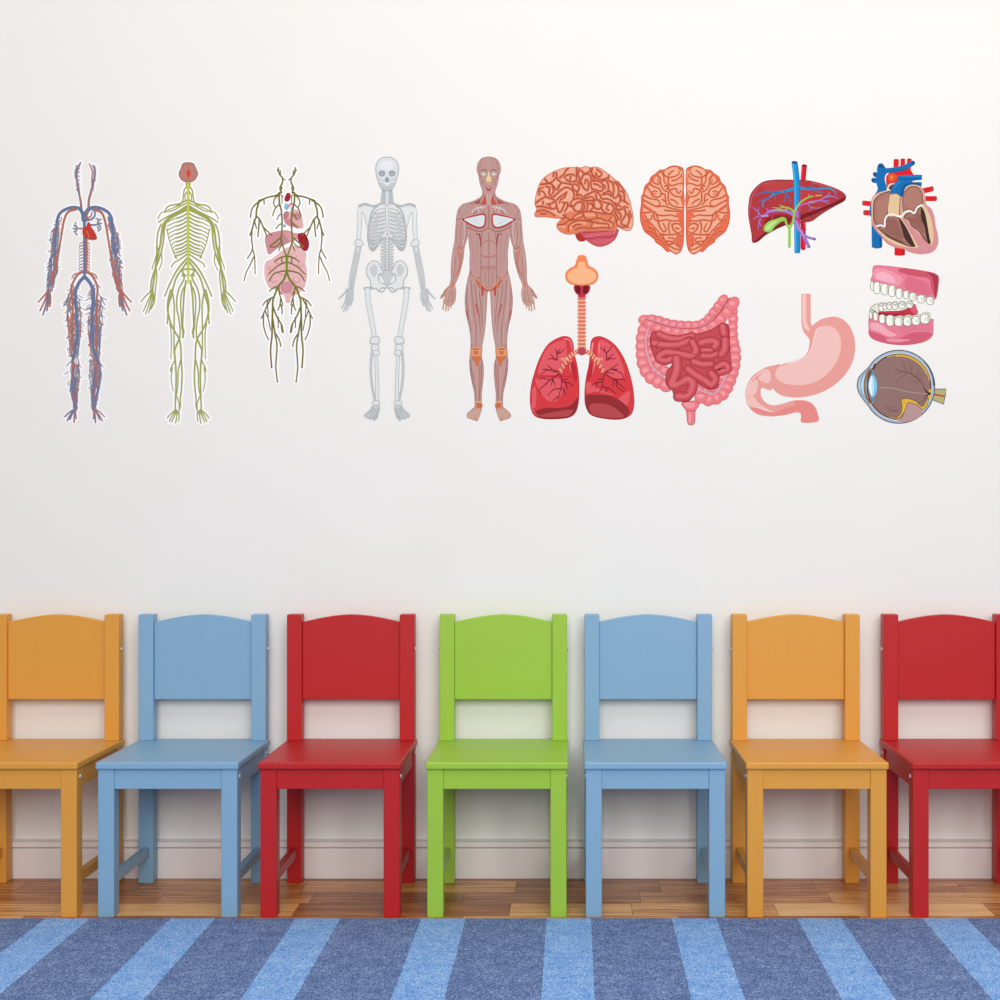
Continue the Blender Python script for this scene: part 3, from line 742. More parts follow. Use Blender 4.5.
for p, w, c in (
    ([(205, 430), (225, 470), (235, 500)], 4, M1), ([(192, 500), (215, 490), (240, 498), (262, 510)], 6, M1), ([(225, 520), (215, 600), (222, 690)], 5, M1), ([(245, 520), (250, 600), (235, 670)], 9, M2), ([(262, 520), (262, 590), (245, 660)], 5, M1), ([(195, 530), (190, 620), (200, 680)], 4, M1),
    ([(240, 400), (215, 430), (208, 470)], 5, (178, 134, 130)), ([(280, 390), (250, 430), (235, 470)], 4, (178, 134, 130)), ([(320, 385), (280, 430), (250, 470)], 5, (176, 130, 128)),
    ([(202, 690), (225, 705), (236, 690)], 6, (160, 80, 78)), ([(195, 700), (210, 760), (215, 810), (200, 860), (180, 910)], 10, MO), ([(185, 760), (175, 850), (168, 930)], 4, M1), ([(222, 730), (225, 800), (205, 880)], 5, M1), ([(165, 940), (160, 970), (145, 985)], 10, MO), ([(170, 740), (165, 850)], 3, M2),
    ([(372, 590), (366, 660), (364, 760), (364, 880), (366, 960)], 6, M1), ([(355, 600), (360, 640), (362, 690)], 8, (160, 74, 74)), ([(285, 600), (300, 660), (310, 740), (312, 820)], 4, (176, 134, 130)), ([(330, 610), (336, 700), (335, 800), (330, 880)], 4, (180, 140, 136)),
    ([(420, 590), (420, 990)], 5, M1), ([(375, 668), (395, 650), (420, 650)], 5, (176, 112, 104)), ([(372, 750), (395, 765), (420, 760)], 6, (172, 96, 90)), ([(372, 840), (395, 832), (420, 840)], 6, (172, 96, 90)), ([(372, 850), (395, 852), (420, 850)], 3, M1),
    ([(395, 670), (392, 740)], 3, M2), ([(395, 780), (395, 825)], 3, M2), ([(393, 870), (395, 950), (408, 985)], 4, M1),
    ([(285, 865), (300, 890), (335, 920), (360, 905)], 7, (156, 96, 94)), ([(300, 885), (340, 930), (380, 970), (412, 998)], 7, (222, 150, 110)),
    ([(345, 940), (370, 975), (395, 998)], 16, MO), ([(372, 985), (376, 1020), (374, 1040)], 16, MR), ([(365, 975), (395, 1000), (420, 1005)], 6, (170, 60, 50)), ([(330, 930), (355, 985)], 8, MR),
    ([(262, 960), (262, 1060), (272, 1180), (292, 1300)], 5, M1), ([(292, 930), (300, 1040), (315, 1160), (330, 1300), (325, 1400)], 5, M1), ([(320, 960), (335, 1080), (352, 1200), (360, 1300)], 5, M1), ([(350, 1010), (365, 1120), (375, 1250)], 5, M1), ([(280, 960), (285, 1100), (300, 1230)], 7, M2), ([(340, 1000), (350, 1120)], 6, M2), ([(385, 1030), (388, 1150), (382, 1250)], 5, M2),
    ([(326, 1100), (340, 1150), (355, 1190)], 8, MR), ([(262, 1150), (275, 1210)], 8, MR), ([(312, 1250), (315, 1380)], 5, M2), ([(345, 1250), (350, 1380)], 4, M2), ([(295, 1390), (298, 1420)], 7, MR),
    ([(290, 1500), (302, 1600), (322, 1700), (330, 1790)], 5, M1), ([(312, 1520), (325, 1640), (335, 1780)], 4, M2), ([(372, 1500), (368, 1600), (358, 1700), (352, 1790)], 5, M1), ([(358, 1540), (350, 1640), (348, 1780)], 4, M1), ([(300, 1510), (310, 1600)], 4, M2), ([(288, 1560), (300, 1640), (308, 1690)], 5, MR if False else M1),
    ([(335, 1540), (340, 1650), (342, 1790)], 13, (212, 162, 142))):
    st.line2(p, w, c, w * 0.75)
st.fill2([(298, 1480), (328, 1474), (368, 1478), (355, 1505), (342, 1548), (334, 1550), (325, 1515)], MO)
st.fill2([(290, 1420), (325, 1408), (368, 1418), (372, 1450), (362, 1472), (292, 1470), (288, 1445)], (222, 150, 106)); st.fill2([(308, 1434), (350, 1434), (345, 1464), (314, 1464)], MO, line=(240, 196, 160), lw=4); st.line2([(310, 1424), (345, 1424)], 7, (150, 70, 70))
st.fill2([(330, 1808), (370, 1808), (370, 1842), (335, 1842)], (210, 110, 66), line=(230, 170, 130), lw=4); st.line2([(320, 1795), (368, 1800)], 5, (236, 190, 160))
st.line2([(300, 450), (310, 430), (335, 418), (365, 410), (395, 405)], 8, (214, 206, 206)); st.line2([(310, 455), (335, 440), (370, 425), (385, 450)], 5, (196, 90, 84)); st.line2([(340, 410), (350, 430), (345, 445)], 6, (222, 214, 214)); st.line2([(365, 405), (372, 430)], 6, (220, 210, 210))
st.line2([(240, 497), (285, 480), (330, 468), (388, 460), (396, 500), (386, 545), (348, 556), (300, 540), (262, 515), (240, 497)], 12, (186, 70, 60))
st.fill2([(244, 497), (285, 484), (330, 474), (384, 466), (390, 500), (380, 540), (348, 548), (305, 533), (268, 512)], MW)
st.line2([(290, 500), (320, 515), (350, 525)], 4, (200, 206, 210)); st.line2([(300, 490), (340, 500)], 4, (205, 211, 214))
st.line([(420, 400), (420, 560)], 12, (180, 126, 120)); st.line2([(270, 550), (320, 575), (370, 580), (408, 560)], 7, M1); st.line2([(330, 600), (350, 602), (358, 640)], 6, (158, 60, 60))
st.dot(420, 550, 6, MO); st.dot(420, 650, 8, MO, 5); st.dot(420, 760, 7, MO, 4); st.dot(420, 848, 7, MO, 3)
st.fill2([(392, 325), (402, 385), (362, 387), (378, 360)], (196, 84, 68)); st.line2([(385, 310), (365, 350), (320, 375)], 5, M1); st.fill2([(345, 358), (360, 352), (352, 385), (315, 376)], (170, 90, 86)); st.line2([(410, 320), (414, 390)], 4, (216, 196, 190)); st.line2([(340, 368), (280, 388)], 4, MR)
st.line([(408, 275), (420, 290), (432, 275)], 10, (196, 64, 54))
st.part('head')
st.line2([(375, 65), (360, 100), (355, 145)], 4, M1); st.line2([(400, 60), (392, 110), (395, 150)], 3, (176, 136, 134)); st.line2([(350, 160), (365, 200), (380, 250)], 4, M1); st.line2([(365, 150), (385, 140), (405, 150)], 6, (166, 92, 92))
st.dot(384, 172, 24, (186, 172, 168), 16); st.dot(456, 172, 24, (186, 172, 168), 16); st.dot(384, 174, 13, (214, 216, 214), 8); st.dot(456, 174, 13, (214, 216, 214), 8)
st.fill([(420, 155), (430, 170), (436, 195), (444, 212), (432, 228), (408, 228), (396, 212), (404, 195), (410, 170)], (232, 206, 160)); st.line2([(400, 200), (392, 222)], 5, (196, 90, 70)); st.line2([(412, 160), (408, 190)], 3, (196, 90, 70))
st.dot(420, 248, 28, (206, 160, 152), 14); st.line([(398, 250), (420, 254), (442, 250)], 4, (186, 110, 104)); st.line2([(395, 265), (410, 280)], 4, M1)
st.done()

# ---- 6 brain from the side
def folds(st, data, col, w, w2=None):
    for p in data: st.line(p, w * 2.1, FM, w * 1.7)
    for p in data: st.line(p, w, col, w2 or w * 0.6)
FB, FD, FM = (238, 176, 148), (186, 80, 56), (224, 132, 100)
st = Sticker(525, 155, 8.333, 585, 205, 'salmon brain seen from the side with a dark pink cerebellum')
st.part('brain_stem')
st.fill([(425, 640), (422, 680), (445, 715), (475, 722), (505, 708), (520, 640)], (182, 50, 40))
st.part('cerebellum')
st.fill([(460, 630), (480, 680), (520, 715), (570, 748), (625, 762), (690, 745), (745, 705), (772, 650), (765, 615), (600, 610)], (206, 84, 96), line=(176, 54, 66), lw=6)
for i in range(9): st.line([(490 + i * 30, 690 - i * 4), (530 + i * 29, 655 - i * 4)], 6, (232, 140, 150), 3)
for i in range(7): st.line([(560 + i * 24, 740 - abs(i - 2) * 4), (590 + i * 24, 705 - i * 3)], 5, (226, 128, 138), 3)
st.line([(490, 690), (560, 698), (620, 682), (690, 690), (745, 670)], 7, (166, 44, 56)); st.line([(480, 650), (560, 645), (640, 640), (760, 625)], 6, (172, 50, 60))
st.part('cerebrum')
st.fill([(85, 385), (98, 310), (125, 235), (168, 182), (235, 142), (320, 110), (420, 104), (470, 106), (505, 95), (545, 106), (590, 100), (645, 122), (700, 165), (765, 218), (835, 295), (868, 365), (885, 432), (900, 510), (897, 590), (868, 630), (820, 622), (772, 600), (755, 625), (700, 628), (600, 630), (480, 635), (420, 655), (350, 660), (295, 638), (266, 600), (275, 562), (305, 532), (240, 525), (170, 516), (92, 515), (82, 490), (98, 450), (86, 420)], FB, line=(206, 118, 90), lw=7)
# lower lobes are a deeper salmon
st.fill([(276, 562), (320, 520), (370, 470), (440, 478), (520, 470), (640, 480), (740, 510), (770, 560), (755, 620), (600, 626), (480, 632), (420, 650), (350, 655), (295, 632), (270, 600)], (228, 128, 88))
st.fill([(92, 460), (160, 445), (230, 480), (300, 520), (240, 522), (170, 513), (94, 512)], (230, 134, 96))
for p in ([(490, 490), (540, 500), (590, 492)], [(560, 580), (620, 590), (680, 582)], [(600, 510), (640, 545), (700, 560), (730, 530)], [(290, 590), (330, 600)], [(380, 610), (420, 575), (500, 570)], [(690, 600), (730, 580)], [(350, 560), (400, 530), (460, 500)]):
    st.line(p, 30, (240, 164, 126), 24)
folds(st, [
    [(165, 200), (200, 235), (235, 215), (262, 185)], [(262, 150), (268, 200), (300, 230), (275, 265)], [(290, 190), (320, 165), (335, 140)], [(330, 190), (345, 170), (390, 160), (415, 175)], [(430, 108), (430, 180), (425, 225)], [(345, 205), (380, 225), (420, 215)],
    [(455, 120), (440, 160), (455, 200), (440, 235)], [(470, 130), (500, 155), (545, 130), (540, 110)], [(560, 110), (555, 150), (590, 190), (640, 205), (690, 190)], [(590, 150), (600, 175), (625, 180), (640, 160)], [(600, 120), (640, 150)],
    [(130, 245), (175, 240), (215, 240), (240, 265), (270, 290), (300, 235), (350, 238), (395, 250)], [(175, 262), (205, 275), (200, 320), (230, 350), (270, 320), (310, 285), (350, 270), (390, 290), (410, 330), (400, 370), (380, 400), (395, 430)],
    [(230, 262), (240, 300), (225, 325)], [(90, 400), (130, 370), (170, 345), (155, 310), (130, 300)], [(170, 345), (200, 360), (240, 370), (230, 400), (180, 410)], [(100, 430), (150, 430), (190, 440), (230, 450), (265, 430), (255, 390), (290, 350), (320, 330), (345, 310)],
    [(345, 310), (330, 350), (300, 370), (285, 400)], [(200, 410), (215, 440)], [(265, 440), (290, 480), (320, 430), (330, 400), (310, 395)], [(330, 400), (355, 400), (350, 440), (330, 470)],
    [(395, 250), (405, 290), (440, 300), (450, 265), (410, 240)], [(455, 245), (470, 200), (490, 165), (530, 160), (550, 190), (548, 240), (560, 290)], [(470, 235), (490, 275), (520, 295), (530, 250), (520, 210), (505, 205), (500, 240)], [(440, 300), (430, 340), (460, 330), (480, 350), (500, 350)],
    [(560, 215), (600, 215), (640, 235), (650, 290), (620, 300), (580, 285), (560, 290)], [(575, 240), (610, 250), (630, 270)], [(640, 215), (680, 215), (695, 260), (690, 300), (650, 320)], [(700, 215), (730, 235), (740, 290), (735, 350), (755, 360)], [(690, 300), (715, 310), (720, 340)],
    [(745, 225), (775, 260), (780, 320), (755, 360)], [(770, 225), (800, 260), (830, 300)], [(800, 300), (825, 320), (830, 380), (860, 410)], [(785, 330), (800, 370), (830, 390)],
    [(410, 370), (450, 360), (480, 370), (520, 355), (560, 350), (580, 380), (560, 390)], [(500, 340), (540, 320), (580, 305), (620, 325), (640, 365), (680, 365), (720, 380), (750, 410), (800, 430)], [(590, 330), (600, 370), (620, 375)], [(650, 330), (690, 325), (720, 345)],
    [(365, 420), (400, 430), (430, 400), (480, 385), (540, 380), (600, 375), (660, 395), (700, 400)], [(400, 440), (420, 465), (460, 470), (480, 420), (470, 400)], [(490, 400), (495, 440), (480, 470)], [(520, 395), (520, 440), (510, 465)], [(535, 405), (560, 410), (565, 440), (545, 460)],
    [(575, 400), (580, 440), (620, 450), (640, 420), (620, 392)], [(640, 410), (640, 450), (670, 480), (710, 490), (740, 450), (720, 410), (690, 415), (680, 450), (700, 460)], [(755, 400), (760, 450), (750, 480)], [(755, 450), (800, 455), (830, 430), (860, 440)], [(770, 470), (800, 500), (790, 540)], [(830, 450), (840, 490), (820, 530), (800, 570), (840, 590)],
    [(320, 500), (380, 540), (420, 500), (470, 480), (540, 470), (600, 480), (660, 490), (740, 500), (760, 560)], [(275, 580), (330, 575), (360, 550), (430, 535), (480, 510)], [(360, 640), (365, 590), (400, 560), (450, 545), (520, 550), (560, 570), (540, 610)], [(400, 600), (430, 580), (470, 580)],
    [(485, 490), (500, 530), (540, 540), (600, 520), (590, 490)], [(540, 545), (570, 560), (640, 570), (690, 575), (700, 600)], [(600, 525), (640, 530), (660, 545), (700, 545), (720, 515)], [(420, 620), (480, 605), (560, 612), (650, 605), (720, 610)], [(700, 550), (730, 565), (735, 600)],
    [(750, 485), (775, 520), (760, 570), (800, 600), (860, 600)], [(855, 490), (870, 540), (850, 590)], [(870, 470), (885, 520)], [(100, 470), (150, 460), (200, 475), (250, 505)], [(130, 490), (180, 490)], [(305, 530), (335, 520), (340, 490)], [(560, 165), (575, 200), (560, 215)], [(700, 170), (690, 205)],
    [(120, 330), (115, 290), (150, 270)], [(240, 145), (235, 180)], [(360, 112), (340, 130), (330, 150)], [(150, 390), (150, 410)], [(800, 340), (790, 390), (770, 410)], [(660, 250), (670, 280)], [(380, 180), (375, 210)]], FD, 12, 9)
st.done()

# ---- 7 brain from above
st = Sticker(630, 155, 8.333, 686, 209, 'orange brain seen from above with two matching halves', c=458)
FB2, FE, FD2 = (240, 176, 144), (236, 108, 72), (204, 82, 52)
st.part('brain_half', pair=True)
st.fill2([(445, 130), (430, 105), (380, 90), (330, 98), (285, 125), (250, 125), (215, 155), (175, 185), (160, 225), (125, 260), (110, 320), (95, 350), (95, 410), (85, 480), (90, 550), (105, 600), (125, 640), (165, 670), (200, 700), (220, 730), (265, 760), (310, 805), (335, 800), (380, 825), (415, 810), (435, 770), (445, 700), (448, 600), (447, 480), (452, 380), (445, 300), (450, 220)], FE, line=FD2, lw=7)
st.fill2([(440, 140), (420, 115), (370, 100), (310, 120), (260, 145), (215, 180), (185, 230), (140, 280), (120, 340), (115, 420), (110, 500), (150, 560), (190, 610), (240, 660), (290, 710), (330, 780), (380, 815), (410, 800), (400, 720), (430, 640), (400, 520), (440, 440), (420, 360), (440, 280)], FB2)
for p, w in (([(400, 500), (425, 510), (420, 530)], 40), ([(120, 560), (150, 590)], 44), ([(410, 680), (415, 740)], 30), ([(125, 430), (165, 455)], 26), ([(235, 180), (245, 200)], 18), ([(205, 320), (215, 330)], 14), ([(430, 150), (436, 250)], 10), ([(290, 740), (310, 780)], 16), ([(190, 640), (225, 680)], 14)): st.line2(p, w, FE)
FOLDS = (
    [(285, 125), (280, 160), (320, 185), (370, 180), (405, 160), (410, 135)], [(320, 165), (345, 140), (365, 130)], [(320, 190), (320, 235), (350, 255), (400, 240), (440, 235)], [(350, 215), (390, 205), (420, 180), (430, 160)], [(250, 130), (280, 170), (285, 220), (310, 250)], [(215, 160), (250, 190), (255, 240), (280, 290), (320, 310)],
    [(180, 190), (200, 230), (240, 245), (230, 210)], [(160, 230), (190, 260), (240, 280), (260, 320), (240, 350), (200, 345), (185, 310), (205, 300), (225, 305)], [(130, 260), (160, 290), (190, 345)], [(115, 330), (160, 360), (230, 375), (250, 410), (220, 430)], [(100, 370), (160, 400), (220, 430), (280, 425), (330, 440), (440, 465)],
    [(320, 260), (330, 300), (370, 340), (420, 350), (445, 370)], [(340, 290), (380, 280), (400, 320), (425, 300)], [(320, 320), (320, 380), (350, 420), (400, 435), (445, 440)], [(340, 370), (370, 380), (400, 410)], [(260, 325), (290, 330), (300, 400), (320, 415)], [(270, 370), (295, 390)], [(290, 260), (320, 255), (305, 290)],
    [(90, 480), (150, 480), (195, 470), (230, 500), (290, 505), (340, 500), (390, 515)], [(110, 410), (140, 440), (180, 460)], [(195, 480), (205, 530), (240, 550), (300, 540), (360, 550), (440, 545)], [(220, 500), (235, 535)], [(290, 460), (330, 465), (400, 470), (430, 480)], [(120, 500), (150, 540), (180, 530), (180, 500)],
    [(110, 540), (160, 560), (200, 600), (240, 640), (260, 670)], [(235, 560), (250, 600), (280, 640), (300, 620), (275, 570)], [(330, 560), (320, 600), (330, 655)], [(350, 580), (360, 620), (400, 650), (440, 630)], [(350, 580), (390, 570), (430, 590)], [(380, 610), (410, 615)],
    [(260, 660), (320, 665), (400, 660), (440, 680)], [(270, 670), (290, 710), (330, 720), (370, 720), (365, 695), (320, 690)], [(300, 720), (320, 750), (370, 780), (410, 790)], [(330, 745), (370, 735), (400, 760)], [(390, 680), (395, 740), (425, 770)], [(150, 600), (200, 620), (220, 660)], [(130, 640), (180, 640), (230, 680), (280, 700)], [(210, 700), (250, 710), (300, 760)], [(400, 100), (430, 130)])
for p in FOLDS: st.line2(p, 18, (236, 140, 106), 14)
for p in FOLDS: st.line2(p, 10, FD2, 7)
st.done()

# ---- 8 lungs
st = Sticker(520, 245, 5.552, 582, 340, 'pair of red lungs with a ribbed windpipe and an orange throat piece on top', c=343)
R0, R1, R2, R3, RV = (220, 58, 66), (232, 92, 102), (150, 42, 48), (186, 72, 76), (128, 26, 44)
for side, pts in ((0, [(225, 512), (270, 512), (292, 540), (300, 600), (318, 680), (326, 760), (326, 850), (312, 920), (275, 955), (200, 965), (120, 962), (75, 940), (58, 880), (62, 790), (85, 700), (115, 620), (160, 550)]),
                  (1, [(398, 530), (425, 510), (465, 515), (520, 550), (565, 610), (600, 690), (625, 790), (632, 880), (615, 940), (560, 966), (480, 964), (400, 945), (368, 900), (360, 830), (368, 740), (385, 660), (390, 590)])):
    st.part('lung%d' % side, 'lung')
    st.fill(pts, R0, line=(196, 40, 54), lw=5)
    if side == 0:
        st.fill([(215, 535), (250, 530), (255, 560), (262, 620), (245, 680), (225, 720), (150, 720), (105, 720), (100, 690), (130, 610), (165, 560)], R1)
        st.fill([(85, 745), (130, 735), (200, 740), (240, 760), (235, 820), (200, 865), (150, 862), (110, 810)], R1)
        st.fill([(68, 800), (85, 790), (92, 840), (85, 900), (70, 890)], R1)
        st.fill([(80, 930), (140, 905), (220, 905), (280, 890), (318, 850), (326, 850), (312, 920), (275, 955), (200, 965), (120, 962)], R2)
        st.fill([(110, 945), (200, 925), (290, 915), (270, 948), (200, 955), (130, 955)], R3)
        st.line([(250, 522), (278, 530), (288, 580)], 9, (238, 130, 136), 4); st.line([(68, 880), (72, 920), (100, 948)], 7, (236, 110, 118), 3); st.line([(285, 640), (278, 680), (292, 715)], 8, (240, 140, 130), 3)
        st.line([(95, 740), (200, 728), (320, 735)], 5, (200, 44, 56)); st.fill([(280, 655), (305, 660), (318, 730), (310, 760), (290, 720)], (196, 36, 50))
        vs_ = ([(215, 710), (232, 740), (228, 790), (210, 860)], [(215, 705), (180, 690), (150, 665)], [(180, 690), (140, 700), (115, 722)], [(150, 690), (125, 690)], [(215, 705), (165, 700)], [(205, 640), (180, 630), (155, 635)], [(205, 640), (205, 600), (195, 575)], [(208, 605), (235, 590), (248, 575)], [(205, 600), (225, 575)], [(190, 632), (170, 605)],
               [(215, 715), (170, 745), (125, 740), (108, 750)], [(170, 745), (140, 775), (112, 800), (112, 825)], [(180, 745), (175, 780)], [(185, 750), (195, 780)], [(235, 760), (270, 765), (298, 785)], [(255, 765), (262, 800)], [(232, 790), (255, 830)], [(228, 800), (190, 800), (155, 835)], [(215, 840), (180, 865)], [(230, 750), (265, 745)])
    else:
        st.fill([(432, 545), (460, 530), (520, 570), (560, 640), (578, 700), (570, 740), (500, 730), (455, 700), (432, 640)], R1)
        st.fill([(375, 760), (440, 800), (520, 830), (500, 830), (420, 815), (370, 820)], R1); st.fill([(545, 860), (608, 810), (605, 860), (590, 890)], R1)
        st.fill([(362, 838), (420, 830), (500, 838), (565, 870), (608, 920), (590, 955), (560, 966), (480, 964), (400, 945), (368, 900)], R2)
        st.fill([(385, 890), (430, 878), (500, 890), (560, 930), (575, 955), (540, 960), (470, 958), (400, 938)], R3)
        st.line([(405, 545), (398, 600), (415, 650), (400, 715)], 9, (240, 150, 146), 4); st.line([(440, 545), (440, 600)], 5, (240, 150, 150)); st.fill([(388, 640), (405, 680), (395, 730), (376, 760), (378, 700)], (196, 36, 50))
        vs_ = ([(470, 710), (460, 750), (458, 780), (440, 820)], [(470, 710), (510, 685), (545, 660)], [(510, 690), (560, 710), (575, 740)], [(520, 690), (545, 690)], [(475, 705), (520, 715)], [(480, 640), (510, 630), (530, 632)], [(480, 640), (478, 600), (445, 570)], [(478, 600), (500, 580), (510, 560)], [(470, 590), (470, 565)], [(490, 630), (520, 605)],
               [(475, 715), (520, 745), (570, 745), (585, 755)], [(525, 745), (560, 780), (585, 800)], [(520, 745), (515, 785)], [(535, 750), (540, 790), (580, 815)], [(458, 760), (420, 765), (395, 785)], [(430, 765), (420, 795)], [(458, 785), (500, 800), (535, 828)], [(480, 795), (480, 820)], [(460, 745), (425, 745)])
    for p in vs_: st.line(p, 7, RV, 4)
st.part('windpipe')
st.fill([(324, 285), (362, 285), (362, 590), (324, 590)], (206, 92, 66), False)
for v in range(300, 585, 21):
    st.fill([(316, v - 3), (328, v - 9), (343, v - 10), (358, v - 9), (370, v - 3), (358, v + 7), (343, v + 9), (328, v + 7)], (232, 132, 104), False)
    st.line([(322, v + 7), (343, v + 10), (364, v + 7)], 5, (250, 204, 180)); st.line([(328, v + 1), (358, v + 1)], 4, (214, 104, 78))
st.line2([(343, 585), (310, 595), (275, 620), (245, 660), (222, 705)], 26, (214, 110, 80), 14); st.line2([(262, 628), (225, 635)], 12, (222, 120, 90), 8)
for i in range(8):
    t = i / 7; u = 318 - 92 * t; v = 592 + 108 * t * t * .6 + 40 * t
    st.line2([(u - 6, v - 12 + t * 3), (u + 7, v + 10 - t * 2)], 5, (250, 206, 172))
for u in (255, 243, 231): st.line2([(u, 628), (u + 2, 640)], 4, (250, 206, 172))
st.fill([(328, 572), (358, 572), (366, 600), (343, 612), (320, 600)], (186, 74, 84))
st.part('larynx')
st.fill([(298, 232), (318, 216), (343, 226), (368, 216), (390, 232), (382, 262), (362, 280), (362, 290), (324, 290), (324, 280), (306, 262)], (178, 34, 52)); st.fill2([(308, 232), (328, 225), (336, 250), (328, 272), (312, 262)], (118, 10, 26))
st.line([(343, 228), (343, 275)], 8, (196, 60, 76)); st.line([(326, 285), (360, 285)], 10, (206, 40, 80))
st.part('throat')
st.fill([(343, 56), (365, 62), (374, 90), (384, 115), (415, 132), (434, 160), (430, 195), (405, 218), (375, 222), (343, 226), (311, 222), (281, 218), (256, 195), (252, 160), (272, 132), (302, 115), (312, 90), (322, 62)], (244, 140, 88))
st.fill([(343, 92), (362, 100), (368, 125), (400, 140), (422, 165), (415, 195), (385, 212), (343, 218), (301, 212), (271, 195), (264, 165), (286, 140), (318, 125), (324, 100)], (250, 186, 136))
st.done()

# ---- 9 liver
st = Sticker(740, 150, 8.333, 797, 207, 'dark red liver with blue, purple and green vessels beside the open heart')
st.part('artery', label='red vessel behind the liver')
st.line([(536, 130), (525, 260)], 44, (206, 20, 50), cap=False); st.line([(518, 140), (510, 260)], 12, (236, 60, 90)); st.dot(536, 130, 22, (130, 10, 24), 11); st.part('artery_low', 'artery', 'red vessel below the liver'); st.line([(525, 560), (526, 815)], 44, (206, 20, 50)); st.line([(534, 600), (536, 810)], 14, (236, 30, 64))
st.part('liver_body')
st.fill([(75, 440), (90, 370), (140, 305), (200, 265), (290, 250), (400, 250), (500, 252), (580, 258), (680, 282), (780, 315), (850, 350), (880, 385), (870, 420), (820, 450), (740, 495), (660, 545), (600, 590), (540, 598), (490, 580), (430, 620), (360, 630), (290, 665), (210, 710), (150, 760), (105, 768), (98, 700), (80, 600), (70, 520)], (178, 52, 58), line=(146, 40, 50), lw=6)
st.fill([(880, 390), (870, 425), (800, 462), (700, 520), (610, 585), (540, 595), (505, 580), (500, 545), (620, 505), (740, 455), (840, 410)], (118, 18, 26)); st.fill([(820, 450), (740, 495), (660, 545), (600, 588), (545, 592), (520, 575), (620, 535), (720, 490)], (164, 56, 58))
st.fill([(115, 766), (170, 720), (240, 660), (320, 620), (380, 600), (380, 625), (300, 662), (210, 710), (150, 758)], (118, 20, 28))
st.fill([(200, 600), (260, 560), (340, 545), (430, 560), (430, 600), (370, 628), (320, 610), (240, 650)], (136, 26, 34))
st.line([(86, 480), (100, 390), (150, 315), (215, 278), (300, 262)], 12, (204, 84, 96), 5); st.line([(80, 450), (78, 520), (92, 620)], 10, (196, 70, 88), 4); st.line([(600, 272), (720, 300), (840, 352)], 9, (206, 84, 92), 4)
st.fill([(220, 280), (330, 262), (430, 262), (440, 290), (330, 340), (200, 335)], (190, 62, 66)); st.fill([(510, 330), (600, 340), (700, 350), (620, 400), (520, 440)], (188, 58, 62))
st.part('vena_cava', label='blue vessel through the liver')
BC, BD = (14, 144, 208), (14, 112, 172)
for p, w, w2 in (([(455, 320), (390, 340), (310, 355), (250, 390), (195, 430), (190, 475)], 26, 8), ([(320, 352), (240, 350), (170, 360), (122, 382)], 15, 6), ([(245, 392), (200, 415), (155, 432)], 12, 5), ([(380, 345), (385, 390), (360, 440)], 14, 6), ([(385, 375), (410, 400), (420, 442)], 12, 5), ([(300, 365), (290, 420)], 9, 5),
                 ([(480, 310), (560, 325), (640, 325), (740, 320), (780, 340), (805, 375)], 22, 7), ([(560, 322), (600, 300), (620, 282)], 12, 5), ([(600, 325), (640, 345), (690, 355)], 12, 6), ([(640, 325), (685, 298)], 10, 4)):
    st.line(p, w, BC if w > 20 else BD, w2)
st.line([(455, 105), (468, 220), (475, 320), (475, 560), (478, 855)], 50, BC, cap=False); st.dot(478, 853, 25, BC, 8); st.line([(442, 110), (455, 230), (462, 340), (462, 840)], 10, (70, 180, 232)); st.line([(478, 120), (490, 220), (494, 320), (494, 840)], 9, BD); st.dot(454, 103, 25, (14, 70, 130), 11)
st.part('portal_vein', label='purple vessel')
PU, PL = (160, 118, 196), (186, 150, 216)
for p, w, w2 in (([(460, 560), (480, 640), (520, 700), (575, 805)], 34, 26), ([(515, 690), (560, 725), (620, 742)], 22, 20), ([(465, 600), (440, 540), (380, 510), (300, 505), (235, 515)], 30, 22), ([(460, 580), (475, 500), (510, 460), (580, 435), (660, 420), (730, 380), (745, 355)], 26, 8),
                 ([(240, 515), (200, 545), (160, 550), (110, 575)], 18, 7), ([(165, 548), (145, 510), (105, 480)], 16, 6), ([(150, 525), (155, 480)], 9, 5), ([(180, 555), (160, 600), (150, 665)], 16, 6), ([(160, 600), (180, 640)], 9, 4), ([(240, 505), (220, 490)], 12, 5),
                 ([(660, 420), (720, 435), (745, 450)], 10, 5), ([(700, 395), (760, 385), (815, 402)], 14, 6), ([(560, 445), (590, 480), (575, 505)], 10, 5), ([(590, 480), (650, 485), (680, 475)], 10, 4), ([(690, 425), (750, 420)], 8, 4), ([(270, 560), (265, 575)], 6, 4)):
    st.line(p, w, PU, w2)
st.line([(470, 600), (495, 660), (535, 715)], 10, PL); st.line([(255, 505), (320, 495), (390, 505)], 8, PL); st.dot(622, 742, 10, (130, 80, 160), 12); st.dot(572, 808, 13, (150, 100, 180), 10); st.line([(180, 552), (230, 548)], 14, PL)
st.part('hepatic_artery', label='thin red artery')
st.line([(545, 660), (500, 600), (450, 560), (380, 540), (290, 545), (200, 575), (160, 545)], 12, (186, 10, 34), 8); st.line([(490, 600), (492, 520), (490, 480), (560, 435), (640, 405), (690, 398)], 11, (226, 20, 60), 6); st.line([(545, 660), (535, 700)], 12, (190, 12, 36)); st.line([(488, 500), (478, 460), (488, 420)], 7, (160, 10, 50), 4); st.line([(495, 520), (505, 540), (495, 580)], 8, (150, 40, 90))
st.part('gallbladder', label='light green')
GR, GL = (150, 206, 84), (190, 228, 140)
